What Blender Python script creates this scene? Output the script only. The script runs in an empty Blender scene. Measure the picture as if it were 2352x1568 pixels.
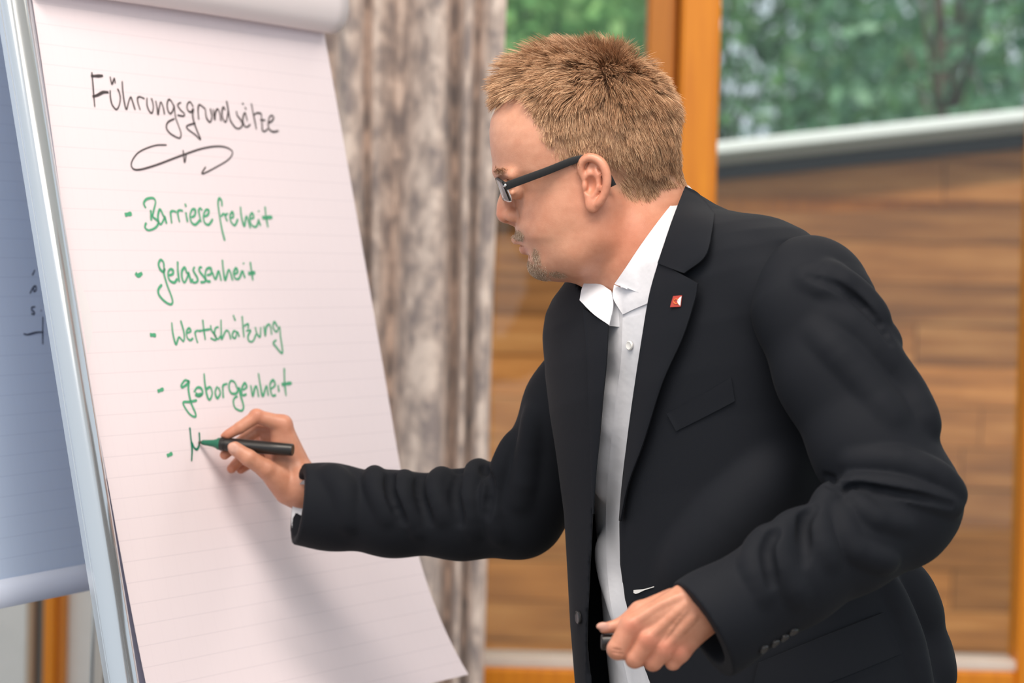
import bpy, math, random
import numpy as np
from mathutils import Vector, Matrix
from mathutils.bvhtree import BVHTree

random.seed(7)
RNG = np.random.default_rng(7)
SC = bpy.context.scene
COL = SC.collection

# ------------------------------------------------------------------ camera
FPX = 5553.0                      # focal length in pixels of the 2352 px wide frame (85 mm)
CX, CY = 1176.0, 784.0
CAM = Vector((0.0, 0.0, 1.42))
PITCH, ROLL = math.radians(-2.25), math.radians(1.4)
_f = Vector((0, math.cos(PITCH), math.sin(PITCH)))
_u0 = Vector((0, -math.sin(PITCH), math.cos(PITCH)))
_r0 = Vector((1, 0, 0))
_r = (_r0 * math.cos(ROLL) + _u0 * math.sin(ROLL)).normalized()
_u = (_u0 * math.cos(ROLL) - _r0 * math.sin(ROLL)).normalized()
cam_d = bpy.data.cameras.new('camera')
cam_o = bpy.data.objects.new('camera', cam_d)
COL.objects.link(cam_o)
cam_d.sensor_width = 36.0
cam_d.lens = 85.0
cam_d.clip_start = 0.05
cam_d.clip_end = 200
m3 = Matrix((_r, _u, -_f)).transposed()
cam_o.matrix_world = Matrix.Translation(CAM) @ m3.to_4x4()
cam_d.dof.use_dof = True
cam_d.dof.focus_distance = 2.66
cam_d.dof.aperture_fstop = 4.2
SC.camera = cam_o

# ------------------------------------------------------------------ view, world, sun, lamps
SC.view_settings.view_transform = 'Standard'
SC.view_settings.look = 'None'
SC.view_settings.exposure = 0.0
SC.view_settings.gamma = 1.0
SC.view_settings.use_curve_mapping = False
SC.cycles.use_denoising = True
world = bpy.data.worlds.new('sky')
SC.world = world
world.use_nodes = True
_bg = world.node_tree.nodes['Background']
_bg.inputs['Color'].default_value = (0.80, 0.90, 1.0, 1)
_bg.inputs['Strength'].default_value = 0.95

def light(name, kind, energy, color, loc, aim=None, size=None):
    d = bpy.data.lights.new(name, kind)
    d.energy = energy
    d.color = color
    if kind == 'AREA':
        d.shape = 'RECTANGLE'
        d.size, d.size_y = size
    if kind == 'SUN':
        d.angle = math.radians(4)
    o = bpy.data.objects.new(name, d)
    COL.objects.link(o)
    o.location = loc
    if aim is not None:
        o.rotation_euler = (Vector(aim) - Vector(loc)).to_track_quat('-Z', 'Y').to_euler()
    return o

light('sun', 'SUN', 3.5, (1.0, 0.93, 0.82), (-4, -6, 17.5), aim=(1, 7, 1))
light('unseen_ceiling_light', 'AREA', 50, (1.0, 0.90, 0.80), (-0.1, 1.75, 2.86), aim=(-0.1, 1.9, 0), size=(1.4, 0.7))
light('unseen_ceiling_light', 'AREA', 33, (1.0, 0.90, 0.80), (-1.3, 0.6, 2.86), aim=(-1.2, 0.7, 0), size=(1.9, 1.0))
light('unseen_ceiling_light', 'AREA', 32, (1.0, 0.90, 0.80), (1.4, 0.2, 2.86), aim=(1.4, 0.3, 0), size=(1.9, 1.0))

light('unseen_ceiling_light', 'AREA', 15, (1.0, 0.92, 0.84), (1.0, 4.1, 2.86), aim=(1.0, 4.11, 0), size=(1.9, 0.6))  # added fill lamp with no known fitting; brightens curtain, posts and shoulder

# ------------------------------------------------------------------ helpers
def W(u, v, d):
    """point of the place seen at photo pixel (u, v) at distance d along the optical axis"""
    u, v, d = float(u), float(v), float(d)
    return CAM + d * (_f + ((u - CX) / FPX) * _r + ((CY - v) / FPX) * _u)

RV, UV_, FV, CV = (np.array(x[:]) for x in (_r, _u, _f, CAM))
def Wn(p, D):
    """array of (u, v, w) modelling coordinates (w toward the camera, in pixels of depth D) to metres"""
    p = np.asarray(p, float)
    d = D - p[:, 2] * (D / FPX)
    return CV + d[:, None] * (FV + ((p[:, 0] - CX) / FPX)[:, None] * RV + ((CY - p[:, 1]) / FPX)[:, None] * UV_)

def project(p):
    q = Vector(p) - CAM
    d = q.dot(_f)
    return CX + FPX * q.dot(_r) / d, CY - FPX * q.dot(_u) / d, d

def mat(name, color=(0.5, 0.5, 0.5), rough=0.6, metal=0.0, spec=0.5, **kw):
    m = bpy.data.materials.new(name)
    m.use_nodes = True
    b = m.node_tree.nodes['Principled BSDF']
    b.inputs['Base Color'].default_value = (*color, 1)
    b.inputs['Roughness'].default_value = rough
    b.inputs['Metallic'].default_value = metal
    b.inputs['Specular IOR Level'].default_value = spec
    for k, v in kw.items():
        b.inputs[k.replace('_', ' ')].default_value = v
    return m

def N(m, kind, **kw):
    n = m.node_tree.nodes.new(kind)
    for k, v in kw.items():
        if k.startswith('in_'):
            n.inputs[k[3:].replace('_', ' ')].default_value = v
        else:
            setattr(n, k, v)
    return n

def L(m, a, ao, b, bi):
    m.node_tree.links.new(a.outputs[ao], b.inputs[bi])

def bsdf(m):
    return m.node_tree.nodes['Principled BSDF']

def ramp(m, stops):
    r = N(m, 'ShaderNodeValToRGB')
    e = r.color_ramp.elements
    while len(e) < len(stops):
        e.new(0.5)
    for el, (p, c) in zip(e, stops):
        el.position = p
        el.color = (*c, 1)
    return r

def noise_color(m, stops, scale=5.0, detail=4.0, coords='Object', stretch=(1, 1, 1), rough=0.6):
    tc = N(m, 'ShaderNodeTexCoord')
    mp = N(m, 'ShaderNodeMapping')
    mp.inputs['Scale'].default_value = stretch
    nz = N(m, 'ShaderNodeTexNoise', in_Scale=scale, in_Detail=detail, in_Roughness=rough)
    L(m, tc, coords, mp, 'Vector'); L(m, mp, 'Vector', nz, 'Vector')
    r = ramp(m, stops)
    L(m, nz, 'Fac', r, 'Fac'); L(m, r, 'Color', bsdf(m), 'Base Color')
    return nz, r, mp

def bump(m, scale, strength, dist=0.001, detail=3.0, stretch=(1, 1, 1), coords='Object'):
    tc = N(m, 'ShaderNodeTexCoord')
    mp = N(m, 'ShaderNodeMapping')
    mp.inputs['Scale'].default_value = stretch
    nz = N(m, 'ShaderNodeTexNoise', in_Scale=scale, in_Detail=detail)
    bp = N(m, 'ShaderNodeBump', in_Strength=strength, in_Distance=dist)
    L(m, tc, coords, mp, 'Vector'); L(m, mp, 'Vector', nz, 'Vector')
    L(m, nz, 'Fac', bp, 'Height'); L(m, bp, 'Normal', bsdf(m), 'Normal')

def mesh_obj(name, V, Fq, material, parent=None, smooth=True, colors=None, uv=None):
    me = bpy.data.meshes.new(name)
    V = np.asarray(V, np.float32)
    if isinstance(Fq, np.ndarray):
        n, k = Fq.shape
        me.vertices.add(len(V)); me.loops.add(n * k); me.polygons.add(n)
        me.vertices.foreach_set('co', V.ravel())
        me.loops.foreach_set('vertex_index', Fq.astype(np.int32).ravel())
        me.polygons.foreach_set('loop_start', np.arange(0, n * k, k, dtype=np.int32))
        me.polygons.foreach_set('loop_total', np.full(n, k, np.int32))
        me.update(calc_edges=True)
    else:
        me.from_pydata([tuple(map(float, p)) for p in V], [], [tuple(f) for f in Fq])
        me.update()
    if smooth:
        me.polygons.foreach_set('use_smooth', np.ones(len(me.polygons), bool))
    if colors is not None:
        a = me.color_attributes.new('tint', 'FLOAT_COLOR', 'POINT')
        c = np.ones((len(V), 4), np.float32); c[:, :3] = colors
        a.data.foreach_set('color', c.ravel())
    if uv is not None:
        ul = me.uv_layers.new(name='page')
        li = np.zeros(len(me.loops), np.int32); me.loops.foreach_get('vertex_index', li)
        ul.data.foreach_set('uv', np.asarray(uv, np.float32)[li].ravel())
    if material is not None:
        me.materials.append(material)
    o = bpy.data.objects.new(name, me)
    COL.objects.link(o)
    if parent is not None:
        o.parent = parent
        o.matrix_parent_inverse = parent.matrix_world.inverted()
    return o

def tag(o, label=None, cat=None, group=None, kind=None):
    if label: o['label'] = label
    if cat: o['category'] = cat
    if group: o['group'] = group
    if kind: o['kind'] = kind
    return o

def empty(name, loc):
    o = bpy.data.objects.new(name, None)
    COL.objects.link(o)
    o.location = loc
    o.empty_display_size = 0.05
    bpy.context.view_layer.update()
    return o

class MB:
    """collects boxes, tubes and grids into one mesh"""
    def __init__(s): s.V, s.F = [], []
    def add(s, V, F):
        n = len(s.V); s.V += [tuple(v) for v in V]; s.F += [tuple(i + n for i in f) for f in F]; return s
    def box(s, lo, hi, bev=0.0):
        x0, y0, z0 = lo; x1, y1, z1 = hi
        return s.obox(Vector(((x0+x1)/2, (y0+y1)/2, (z0+z1)/2)), Vector((1,0,0)), Vector((0,1,0)), Vector((0,0,1)), ((x1-x0)/2, (y1-y0)/2, (z1-z0)/2), bev)
    def obox(s, c, ax, ay, az, h, bev=0.0):
        """box with chamfered long edges"""
        hx, hy, hz = h
        b = min(bev, hx*0.9, hy*0.9, hz*0.9)
        if b <= 0:
            pts = [(sx*hx, sy*hy, sz*hz) for sz in (-1, 1) for sy in (-1, 1) for sx in (-1, 1)]
            F = [(0,2,3,1), (4,5,7,6), (0,1,5,4), (2,6,7,3), (0,4,6,2), (1,3,7,5)]
        else:
            ring = lambda x, y: [(x-b, -y), (x, -y+b), (x, y-b), (x-b, y), (-x+b, y), (-x, y-b), (-x, -y+b), (-x+b, -y)]
            pts = [(x, y, -hz) for x, y in ring(hx-b, hy-b)] + [(x, y, -hz+b) for x, y in ring(hx, hy)] + \
                  [(x, y, hz-b) for x, y in ring(hx, hy)] + [(x, y, hz) for x, y in ring(hx-b, hy-b)]
            F = [tuple(range(7, -1, -1)), tuple(range(24, 32))]
            for k in range(3):
                for i in range(8):
                    j = (i + 1) % 8
                    F.append((k*8+i, k*8+j, k*8+8+j, k*8+8+i))
        return s.add([c + ax*x + ay*y + az*z for x, y, z in pts], F)
    def tube(s, pts, rads, n=16, ax=None, flat=1.0, cap=True):
        pts = [Vector(p) for p in pts]
        if not hasattr(rads, '__len__'): rads = [rads] * len(pts)
        V, F = [], []
        for i, p in enumerate(pts):
            t = (pts[min(i+1, len(pts)-1)] - pts[max(i-1, 0)]).normalized()
            a = Vector(ax) if ax is not None else (Vector((0,0,1)) if abs(t.z) < 0.9 else Vector((1,0,0)))
            a = (a - t * a.dot(t)).normalized()
            b = t.cross(a)
            for k in range(n):
                th = 2*math.pi*k/n
                V.append(p + a*rads[i]*math.cos(th) + b*rads[i]*flat*math.sin(th))
        for i in range(len(pts)-1):
            for k in range(n):
                F.append((i*n+k, i*n+(k+1) % n, (i+1)*n+(k+1) % n, (i+1)*n+k))
        if cap:
            F.append(tuple(range(n-1, -1, -1))); F.append(tuple(range((len(pts)-1)*n, len(pts)*n)))
        return s.add(V, F)
    def grid(s, rows, thick=0.0, closed=False):
        """sheet from rows of points; thick extrudes it backward along its normals"""
        R = np.array([[tuple(p) for p in r] for r in rows], float)
        nr, nc = R.shape[:2]
        V = R.reshape(-1, 3)
        idx = np.arange(nr*nc).reshape(nr, nc)
        F = [(idx[i, j], idx[i, j+1], idx[i+1, j+1], idx[i+1, j]) for i in range(nr-1) for j in range(nc-1)]
        if thick:
            du = np.gradient(R, axis=1); dv = np.gradient(R, axis=0)
            n = np.cross(du, dv); n /= np.linalg.norm(n, axis=2, keepdims=True) + 1e-12
            B = (R - n*thick).reshape(-1, 3)
            o = nr*nc
            F2 = [(d+o, c+o, b+o, a+o) for a, b, c, d in F]
            edge = [(idx[0, j], idx[0, j+1]) for j in range(nc-1)] + [(idx[i, -1], idx[i+1, -1]) for i in range(nr-1)] + \
                   [(idx[-1, j+1], idx[-1, j]) for j in range(nc-2, -1, -1)] + [(idx[i+1, 0], idx[i, 0]) for i in range(nr-2, -1, -1)]
            F = F + F2 + [(b, a, a+o, b+o) for a, b in edge]
            V = np.vstack([V, B])
        return s.add(V, F)
    def build(s, name, material, parent=None, smooth=False, **kw):
        o = mesh_obj(name, np.array(s.V, float), s.F, material, parent, smooth, **kw)
        return o

def autosmooth(o, ang=35):
    me = o.data
    me.polygons.foreach_set('use_smooth', np.ones(len(me.polygons), bool))
    me.set_sharp_from_angle(angle=math.radians(ang))
    return o

def crspline(P, n):
    """Catmull-Rom through control points, n samples"""
    P = np.asarray(P, float)
    if len(P) == 2:
        t = np.linspace(0, 1, n)[:, None]
        return P[0]*(1-t) + P[1]*t
    Q = np.vstack([2*P[0]-P[1], P, 2*P[-1]-P[-2]])
    t = np.linspace(0, len(P)-1 - 1e-9, n)
    i = t.astype(int); f = (t - i)[:, None]
    a, b, c, d = Q[i], Q[i+1], Q[i+2], Q[i+3]
    return 0.5*((2*b) + (c-a)*f + (2*a-5*b+4*c-d)*f**2 + (3*b-a-3*c+d)*f**3)

def patch(ctrl, nu, nv):
    """dense surface from rows of control points"""
    rows = [crspline(r, nu) for r in ctrl]
    R = np.array(rows)
    return np.array([crspline(R[:, j], nv) for j in range(nu)]).transpose(1, 0, 2)

def PY(u, v, Y):
    d = _f + ((u - CX) / FPX) * _r + ((CY - v) / FPX) * _u
    return CAM + d * ((Y - CAM.y) / d.y)

# ------------------------------------------------------------------ the setting
M = {}
M['plaster'] = mat('plaster', (0.72, 0.72, 0.70), 0.9)
noise_color(M['plaster'], [(0.3, (0.80, 0.81, 0.79)), (0.7, (0.87, 0.87, 0.85))], 9)
M['floor'] = mat('floor_carpet', (0.25, 0.22, 0.2), 0.95)
noise_color(M['floor'], [(0.3, (0.20, 0.18, 0.16)), (0.7, (0.30, 0.27, 0.24))], 220)
M['orange_wood'] = mat('honey_wood', (0.62, 0.24, 0.02), 0.42)
noise_color(M['orange_wood'], [(0.25, (0.74, 0.22, 0.005)), (0.75, (0.95, 0.33, 0.008))], 6, 5, stretch=(9, 9, 0.6))
M['brown_wood'] = mat('darker_honey_wood', (0.42, 0.15, 0.02), 0.45)
noise_color(M['brown_wood'], [(0.25, (0.50, 0.16, 0.012)), (0.75, (0.72, 0.26, 0.025))], 6, 5, stretch=(9, 9, 0.6))
M['pale_strip'] = mat('pale_sill', (0.85, 0.72, 0.62), 0.4)
noise_color(M['pale_strip'], [(0.3, (0.82, 0.68, 0.58)), (0.7, (0.9, 0.78, 0.68))], 6)
M['grey_strip'] = mat('grey_seal', (0.20, 0.22, 0.22), 0.6)
M['dark_gap'] = mat('groove_dark', (0.22, 0.075, 0.02), 0.7)

WY = 4.8
mb = MB(); mb.box((-4.5, -3.0, -0.06), (4.5, WY + 0.1, 0.0))
tag(mb.build('floor', M['floor']), kind='structure')
mb = MB(); mb.box((-4.5, -0.2, 2.9), (4.5, WY + 0.1, 3.0))
tag(mb.build('ceiling', M['plaster']), kind='structure')

def xat(u, Y, v=1500):
    return PY(u, v, Y).x
zb = PY(1700, 1532, WY).z            # top of the bottom rail
x_cur = xat(1000, WY)
# plaster wall left of the window, with wooden post and strips
xl0, xl1 = xat(105, WY), xat(152, WY)
mb = MB(); mb.box((-4.5, WY, 0), (xat(62, WY), WY + 0.1, 2.9)); mb.box((xl1, WY + 0.02, 0), (x_cur, WY + 0.1, 2.9))
tag(mb.build('wall_back', M['plaster']), kind='structure')
mb = MB(); mb.box((xat(62, WY), WY - 0.01, 0), (xat(79, WY), WY + 0.1, 2.9), 0.003)
tag(mb.build('trim_1', mat('beige_trim', (0.50, 0.37, 0.26), 0.6)), kind='structure')
mb = MB(); mb.box((xat(79, WY), WY + 0.01, 0), (xl0, WY + 0.1, 2.9), 0.003)
tag(mb.build('trim_2', M['grey_strip']), kind='structure')
mb = MB(); mb.box((xl0, WY - 0.03, 0), (xat(130, WY), WY + 0.1, 2.9), 0.004)
t3 = tag(mb.build('trim_3', M['orange_wood']), kind='structure')
mb = MB(); mb.box((xat(130, WY), WY - 0.01, 0), (xl1, WY + 0.1, 2.9), 0.004)
mb.build('post_rebate', M['brown_wood'], t3)

# window: two panes, wooden mullion of two frames, bottom rails, right frame
win = empty('window_1', (0.6, WY, 0)); tag(win, kind='structure')
xm0, xmg, xm1 = xat(1486, WY, 100), xat(1560, WY, 100), xat(1652, WY, 100)
xr0 = xat(2333, WY, 1500)
mb = MB(); mb.box((xm0, WY - 0.005, 0), (xmg - 0.006, WY + 0.075, 2.9), 0.006); mb.build('mullion', M['brown_wood'], win)
mb = MB(); mb.box((xmg - 0.012, WY + 0.02, 0), (xmg + 0.004, WY + 0.07, 2.9)); mb.build('groove', M['dark_gap'], win)
mb = MB(); mb.box((xmg, WY - 0.03, 0), (xm1, WY + 0.075, 2.9), 0.008); mb.build('mullion', M['orange_wood'], win)
mb = MB(); mb.box((xr0, WY - 0.03, 0), (xr0 + 0.16, WY + 0.075, 2.9), 0.008); mb.build('right_frame', M['orange_wood'], win)
for (xa, xb) in ((x_cur - 0.02, xm0 + 0.001), (xm1 - 0.001, xr0 + 0.001)):
    zr = PY((CX + FPX * (xa + xb) / 2 / WY), 1532, WY).z
    mb = MB(); mb.box((xa, WY - 0.02, 0), (xb, WY + 0.07, zr), 0.006); mb.build('bottom_rail', M['orange_wood'], win)
    mb = MB(); mb.box((xa, WY - 0.012, zr), (xb, WY + 0.07, zr + 0.022), 0.003); mb.build('glazing_bead', M['pale_strip'], win)
glass = bpy.data.materials.new('window_glass'); glass.use_nodes = True
nt = glass.node_tree; nt.nodes.clear()
_o = nt.nodes.new('ShaderNodeOutputMaterial'); _mx = nt.nodes.new('ShaderNodeMixShader'); _tr = nt.nodes.new('ShaderNodeBsdfTransparent')
_gl = nt.nodes.new('ShaderNodeBsdfGlossy'); _fr = nt.nodes.new('ShaderNodeFresnel'); _fr.inputs['IOR'].default_value = 1.45
_gl.inputs['Roughness'].default_value = 0.02; _tr.inputs['Color'].default_value = (0.97, 0.985, 0.975, 1)
for a, ao, b, bi in ((_fr, 0, _mx, 0), (_tr, 0, _mx, 1), (_gl, 0, _mx, 2), (_mx, 0, _o, 0)): nt.links.new(a.outputs[ao], b.inputs[bi])
for (xa, xb) in ((x_cur, xm0), (xm1, xr0)):
    mb = MB(); mb.box((xa, WY + 0.03, zb + 0.012), (xb, WY + 0.036, 2.9)); mb.build('pane', glass, win)

# ---------------- curtain
M['curtain'] = mat('damask_curtain', (0.5, 0.4, 0.33), 0.85, Sheen_Weight=0.3)
_m = M['curtain']
tc = N(_m, 'ShaderNodeTexCoord'); mp = N(_m, 'ShaderNodeMapping'); mp.inputs['Scale'].default_value = (1, 1, 0.75)
nz = N(_m, 'ShaderNodeTexNoise', in_Scale=24.0, in_Detail=3.0, in_Roughness=0.55, in_Distortion=0.3)
L(_m, tc, 'Object', mp, 'Vector'); L(_m, mp, 'Vector', nz, 'Vector')
rp = ramp(_m, [(0.35, (0.37, 0.305, 0.29)), (0.50, (0.68, 0.55, 0.48)), (0.62, (0.95, 0.79, 0.69))])
L(_m, nz, 'Fac', rp, 'Fac'); L(_m, rp, 'Color', bsdf(_m), 'Base Color')
YC = 4.45
fold = [(640, .02), (690, -.03), (740, .02), (785, -.05), (815, -.02), (838, .045), (858, .0), (880, .035), (903, .055), (940, -.02), (985, -.06), (1012, -.045),
        (1036, .04), (1052, .02), (1066, -.04), (1080, .03), (1095, -.015), (1112, -.05), (1127, -.03), (1131, .02), (1126, .05)]
fx = crspline([(xat(u, YC, 700), YC + dy) for u, dy in fold], 260)
rows = []
for z in np.linspace(2.8, 0.02, 60):
    k = 0.85 + 0.15*math.sin(z*1.7)
    sh = 0.006*math.sin(z*2.6) + 0.004*math.sin(z*5.1 + 1)
    rows.append([(x + sh*math.sin(x*40) , YC + (y - YC)*k + 0.006*math.sin(z*4 + x*30), z) for x, y in fx])
mb = MB(); mb.grid(rows, 0.003)
cur = mb.build('curtain', M['curtain'], smooth=True)
tag(cur, 'beige and grey damask curtain hanging in folds beside the window', 'curtain')

# ------------------------------------------------------------------ outside
OY = 7.2
M['grass'] = mat('lawn', (0.08, 0.16, 0.03), 0.9)
noise_color(M['grass'], [(0.3, (0.05, 0.11, 0.02)), (0.7, (0.12, 0.22, 0.05))], 3)
mb = MB(); mb.box((-14, WY + 0.1, -0.12), (18, 40, -0.02))
tag(mb.build('ground', M['grass']), kind='structure')
M['plank'] = mat('weathered_plank', (0.3, 0.14, 0.06), 0.75)
_m = M['plank']
tc = N(_m, 'ShaderNodeTexCoord'); mp = N(_m, 'ShaderNodeMapping'); mp.inputs['Scale'].default_value = (0.8, 8, 12)
oi = N(_m, 'ShaderNodeObjectInfo'); va = N(_m, 'ShaderNodeVectorMath', operation='ADD')
nz = N(_m, 'ShaderNodeTexNoise', in_Scale=2.6, in_Detail=5.0, in_Roughness=0.6)
L(_m, tc, 'Object', va, 0); L(_m, oi, 'Random', va, 1); L(_m, va, 0, mp, 'Vector'); L(_m, mp, 'Vector', nz, 'Vector')
rp = ramp(_m, [(0.28, (0.18, 0.062, 0.012)), (0.5, (0.36, 0.135, 0.030)), (0.72, (0.52, 0.235, 0.072))])
hs = N(_m, 'ShaderNodeHueSaturation'); mr = N(_m, 'ShaderNodeMapRange'); mr.inputs['To Min'].default_value = 0.72; mr.inputs['To Max'].default_value = 1.30
L(_m, nz, 'Fac', rp, 'Fac'); L(_m, oi, 'Random', mr, 'Value'); L(_m, mr, 'Result', hs, 'Value'); L(_m, rp, 'Color', hs, 'Color'); L(_m, hs, 'Color', bsdf(_m), 'Base Color')
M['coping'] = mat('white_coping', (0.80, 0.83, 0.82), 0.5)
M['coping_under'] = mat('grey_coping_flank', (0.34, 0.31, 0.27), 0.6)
M['black_band'] = mat('black_strip', (0.012, 0.012, 0.014), 0.6)
pw = empty('plank_wall', (1.0, OY, 0))
tag(pw, 'brown wooden plank wall with sloping white coping outside the window', 'wall')
def ztop(x):                         # sloping top edge of the wall, measured at two pixels
    a, b = PY(1650, 405, OY), PY(2352, 330, OY)
    return a.z + (x - a.x) * (b.z - a.z) / (b.x - a.x)
x0w, x1w = xat(560, OY), xat(2352, OY) + 1.6
ph = 0.122
z = 0.0
row = 0
while z < ztop(x1w):
    xs = [x0w]
    while xs[-1] < x1w:
        xs.append(min(x1w, xs[-1] + random.uniform(1.3, 2.6)))
    for xa, xb in zip(xs[:-1], xs[1:]):
        za, zb_ = min(z + ph - 0.004, ztop(xa)), min(z + ph - 0.004, ztop(xb))
        if max(za, zb_) <= z + 0.01: continue
        za, zb_ = max(za, z + 0.002), max(zb_, z + 0.002)
        y0 = OY + random.uniform(-0.006, 0.006)
        c = Vector(((xa + xb)/2, y0, z))
        pts = [(xa+.002, y0, z), (xb-.002, y0, z), (xb-.002, y0, zb_), (xa+.002, y0, za)]
        V = [Vector(p) - c for p in pts] + [Vector(p) - c + Vector((0, .03, 0)) for p in pts]
        o = mesh_obj('plank', [tuple(v) for v in V], [(0,1,2,3), (7,6,5,4), (1,0,4,5), (2,1,5,6), (3,2,6,7), (0,3,7,4)], M['plank'], None, False)
        o.location = c; o.parent = pw; o.matrix_parent_inverse = pw.matrix_world.inverted()
    z += ph; row += 1
mb = MB(); mb.add([(x0w, OY+.03, 0), (x1w, OY+.03, 0), (x1w, OY+.03, ztop(x1w)), (x0w, OY+.03, ztop(x0w)), (x0w, OY+.12, 0), (x1w, OY+.12, 0), (x1w, OY+.12, ztop(x1w)), (x0w, OY+.12, ztop(x0w))],
       [(0,1,2,3), (7,6,5,4), (1,0,4,5), (2,1,5,6), (3,2,6,7), (0,3,7,4)]); mb.build('backing', M['brown_wood'], pw)
sl = (ztop(x1w) - ztop(x0w)) / (x1w - x0w)
ax = Vector((1, 0, sl)).normalized(); az = Vector((-sl, 0, 1)).normalized(); ay = Vector((0, 1, 0))
def strip(name, h0, h1, y0, y1, m):
    xm = (x0w + x1w)/2
    c = Vector((xm, (y0+y1)/2, ztop(xm))) + az*((h0+h1)/2)
    b = MB(); b.obox(c, ax, ay, az, ((x1w-x0w)/2*math.sqrt(1+sl*sl), (y1-y0)/2, (h1-h0)/2), 0.006); return b.build(name, m, pw)
strip('black_strip', -0.012, 0.032, OY - 0.03, OY + 0.14, M['black_band'])  # plain black strip below the grey flank
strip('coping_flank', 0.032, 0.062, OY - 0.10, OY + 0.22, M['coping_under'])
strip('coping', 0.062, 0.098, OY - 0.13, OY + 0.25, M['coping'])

# trees
M['bark'] = mat('bark', (0.10, 0.07, 0.05), 0.9)
noise_color(M['bark'], [(0.3, (0.06, 0.045, 0.03)), (0.7, (0.16, 0.12, 0.09))], 20, stretch=(4, 4, 1))
def leafmat(name, c1, c2):
    m = mat(name, c1, 0.45)
    oi = N(m, 'ShaderNodeNewGeometry')
    r = ramp(m, [(0.0, c1), (1.0, c2)])
    L(m, oi, 'Random Per Island', r, 'Fac'); L(m, r, 'Color', bsdf(m), 'Base Color')
    b = bsdf(m)
    tr = N(m, 'ShaderNodeBsdfTranslucent'); mx = N(m, 'ShaderNodeMixShader'); mx.inputs[0].default_value = 0.4
    L(m, r, 'Color', tr, 'Color'); L(m, b, 0, mx, 1); L(m, tr, 0, mx, 2)
    out = m.node_tree.nodes['Material Output']; L(m, mx, 0, out, 'Surface')
    return m
LM = [leafmat('bright_leaves', (0.20, 0.46, 0.16), (0.38, 0.62, 0.24)), leafmat('mid_leaves', (0.03, 0.11, 0.04), (0.20, 0.40, 0.16)), leafmat('blue_leaves', (0.04, 0.15, 0.08), (0.26, 0.48, 0.30))]
def tree(px, Y, zc, rx, rz, n, lm, size, label, clumps=9):
    x = xat(px, Y, 300)
    root = empty('tree', (x, Y, -0.02))
    tag(root, label, 'tree', 'trees behind the plank wall')
    b = MB()
    top = zc + rz*0.5
    b.tube([(x, Y, -0.02), (x+.05, Y, zc*0.5), (x-.03, Y+.05, zc), (x, Y, top)], [0.06, 0.035, 0.016, 0.006], 10)
    cs = []
    for k in range(clumps):
        th = RNG.uniform(0, 2*math.pi); ph_ = RNG.uniform(-0.9, 0.9)
        c = np.array([x + rx*0.62*math.cos(th)*math.sqrt(1-ph_**2), Y + rx*0.62*math.sin(th)*math.sqrt(1-ph_**2), zc + rz*0.66*ph_])
        cs.append(c)
        b.tube([(x, Y, max(0.5, zc - rz*0.5)), tuple((c + np.array([x, Y, zc]))/2), tuple(c)], [0.012, 0.008, 0.004], 6)
    b.build('trunk', M['bark'], root, True)
    cs = np.array(cs)
    ci = RNG.integers(0, clumps, n)
    d = RNG.normal(size=(n, 3)); d /= np.linalg.norm(d, axis=1, keepdims=True)
    p = cs[ci] + d * (RNG.uniform(0.05, 1, (n, 1))**0.5) * np.array([rx*0.5, rx*0.5, rz*0.48])
    a = RNG.normal(size=(n, 3)); a /= np.linalg.norm(a, axis=1, keepdims=True)
    c = np.cross(a, RNG.normal(size=(n, 3))); c /= np.linalg.norm(c, axis=1, keepdims=True)
    s = size * RNG.uniform(0.6, 1.3, (n, 1))
    nn = np.cross(a, c)
    V = np.stack([p - a*s, p + c*s*0.5 + nn*s*0.12, p + a*s, p - c*s*0.5 + nn*s*0.12], 1).reshape(-1, 3)
    F = np.arange(n*4).reshape(n, 4)
    f = mesh_obj('foliage', V, F, LM[lm], root, False); f['kind'] = 'stuff'
    return root
tree(1230, 9.5, 2.7, 0.85, 1.6, 7500, 0, 0.048, 'bright green leafy tree beside the curtain edge')
tree(2170, 9.5, 2.5, 0.72, 1.4, 1500, 2, 0.048, 'blue-green leafy tree close behind the sloping coping')
tree(1640, 12.2, 2.6, 0.95, 1.6, 2400, 1, 0.055, 'dark green tree partly hidden by the wooden mullion')
tree(2600, 12.2, 2.8, 0.92, 1.6, 1700, 1, 0.055, 'dark green tree over the high end of the coping')
tree(1290, 15.3, 3.0, 1.25, 2.0, 8000, 0, 0.07, 'far light green tree behind the bright leafy one')
tree(2320, 15.3, 2.8, 1.25, 1.8, 1500, 1, 0.07, 'far dark loose tree with sky showing through its crown')
tree(1790, 19.0, 3.0, 1.7, 2.0, 2500, 2, 0.085, 'farthest blue-green tree filling the gap beside the mullion')
tree(2850, 19.0, 3.2, 1.7, 2.2, 1700, 2, 0.085, 'farthest broad tree at the high end of the coping')
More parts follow.
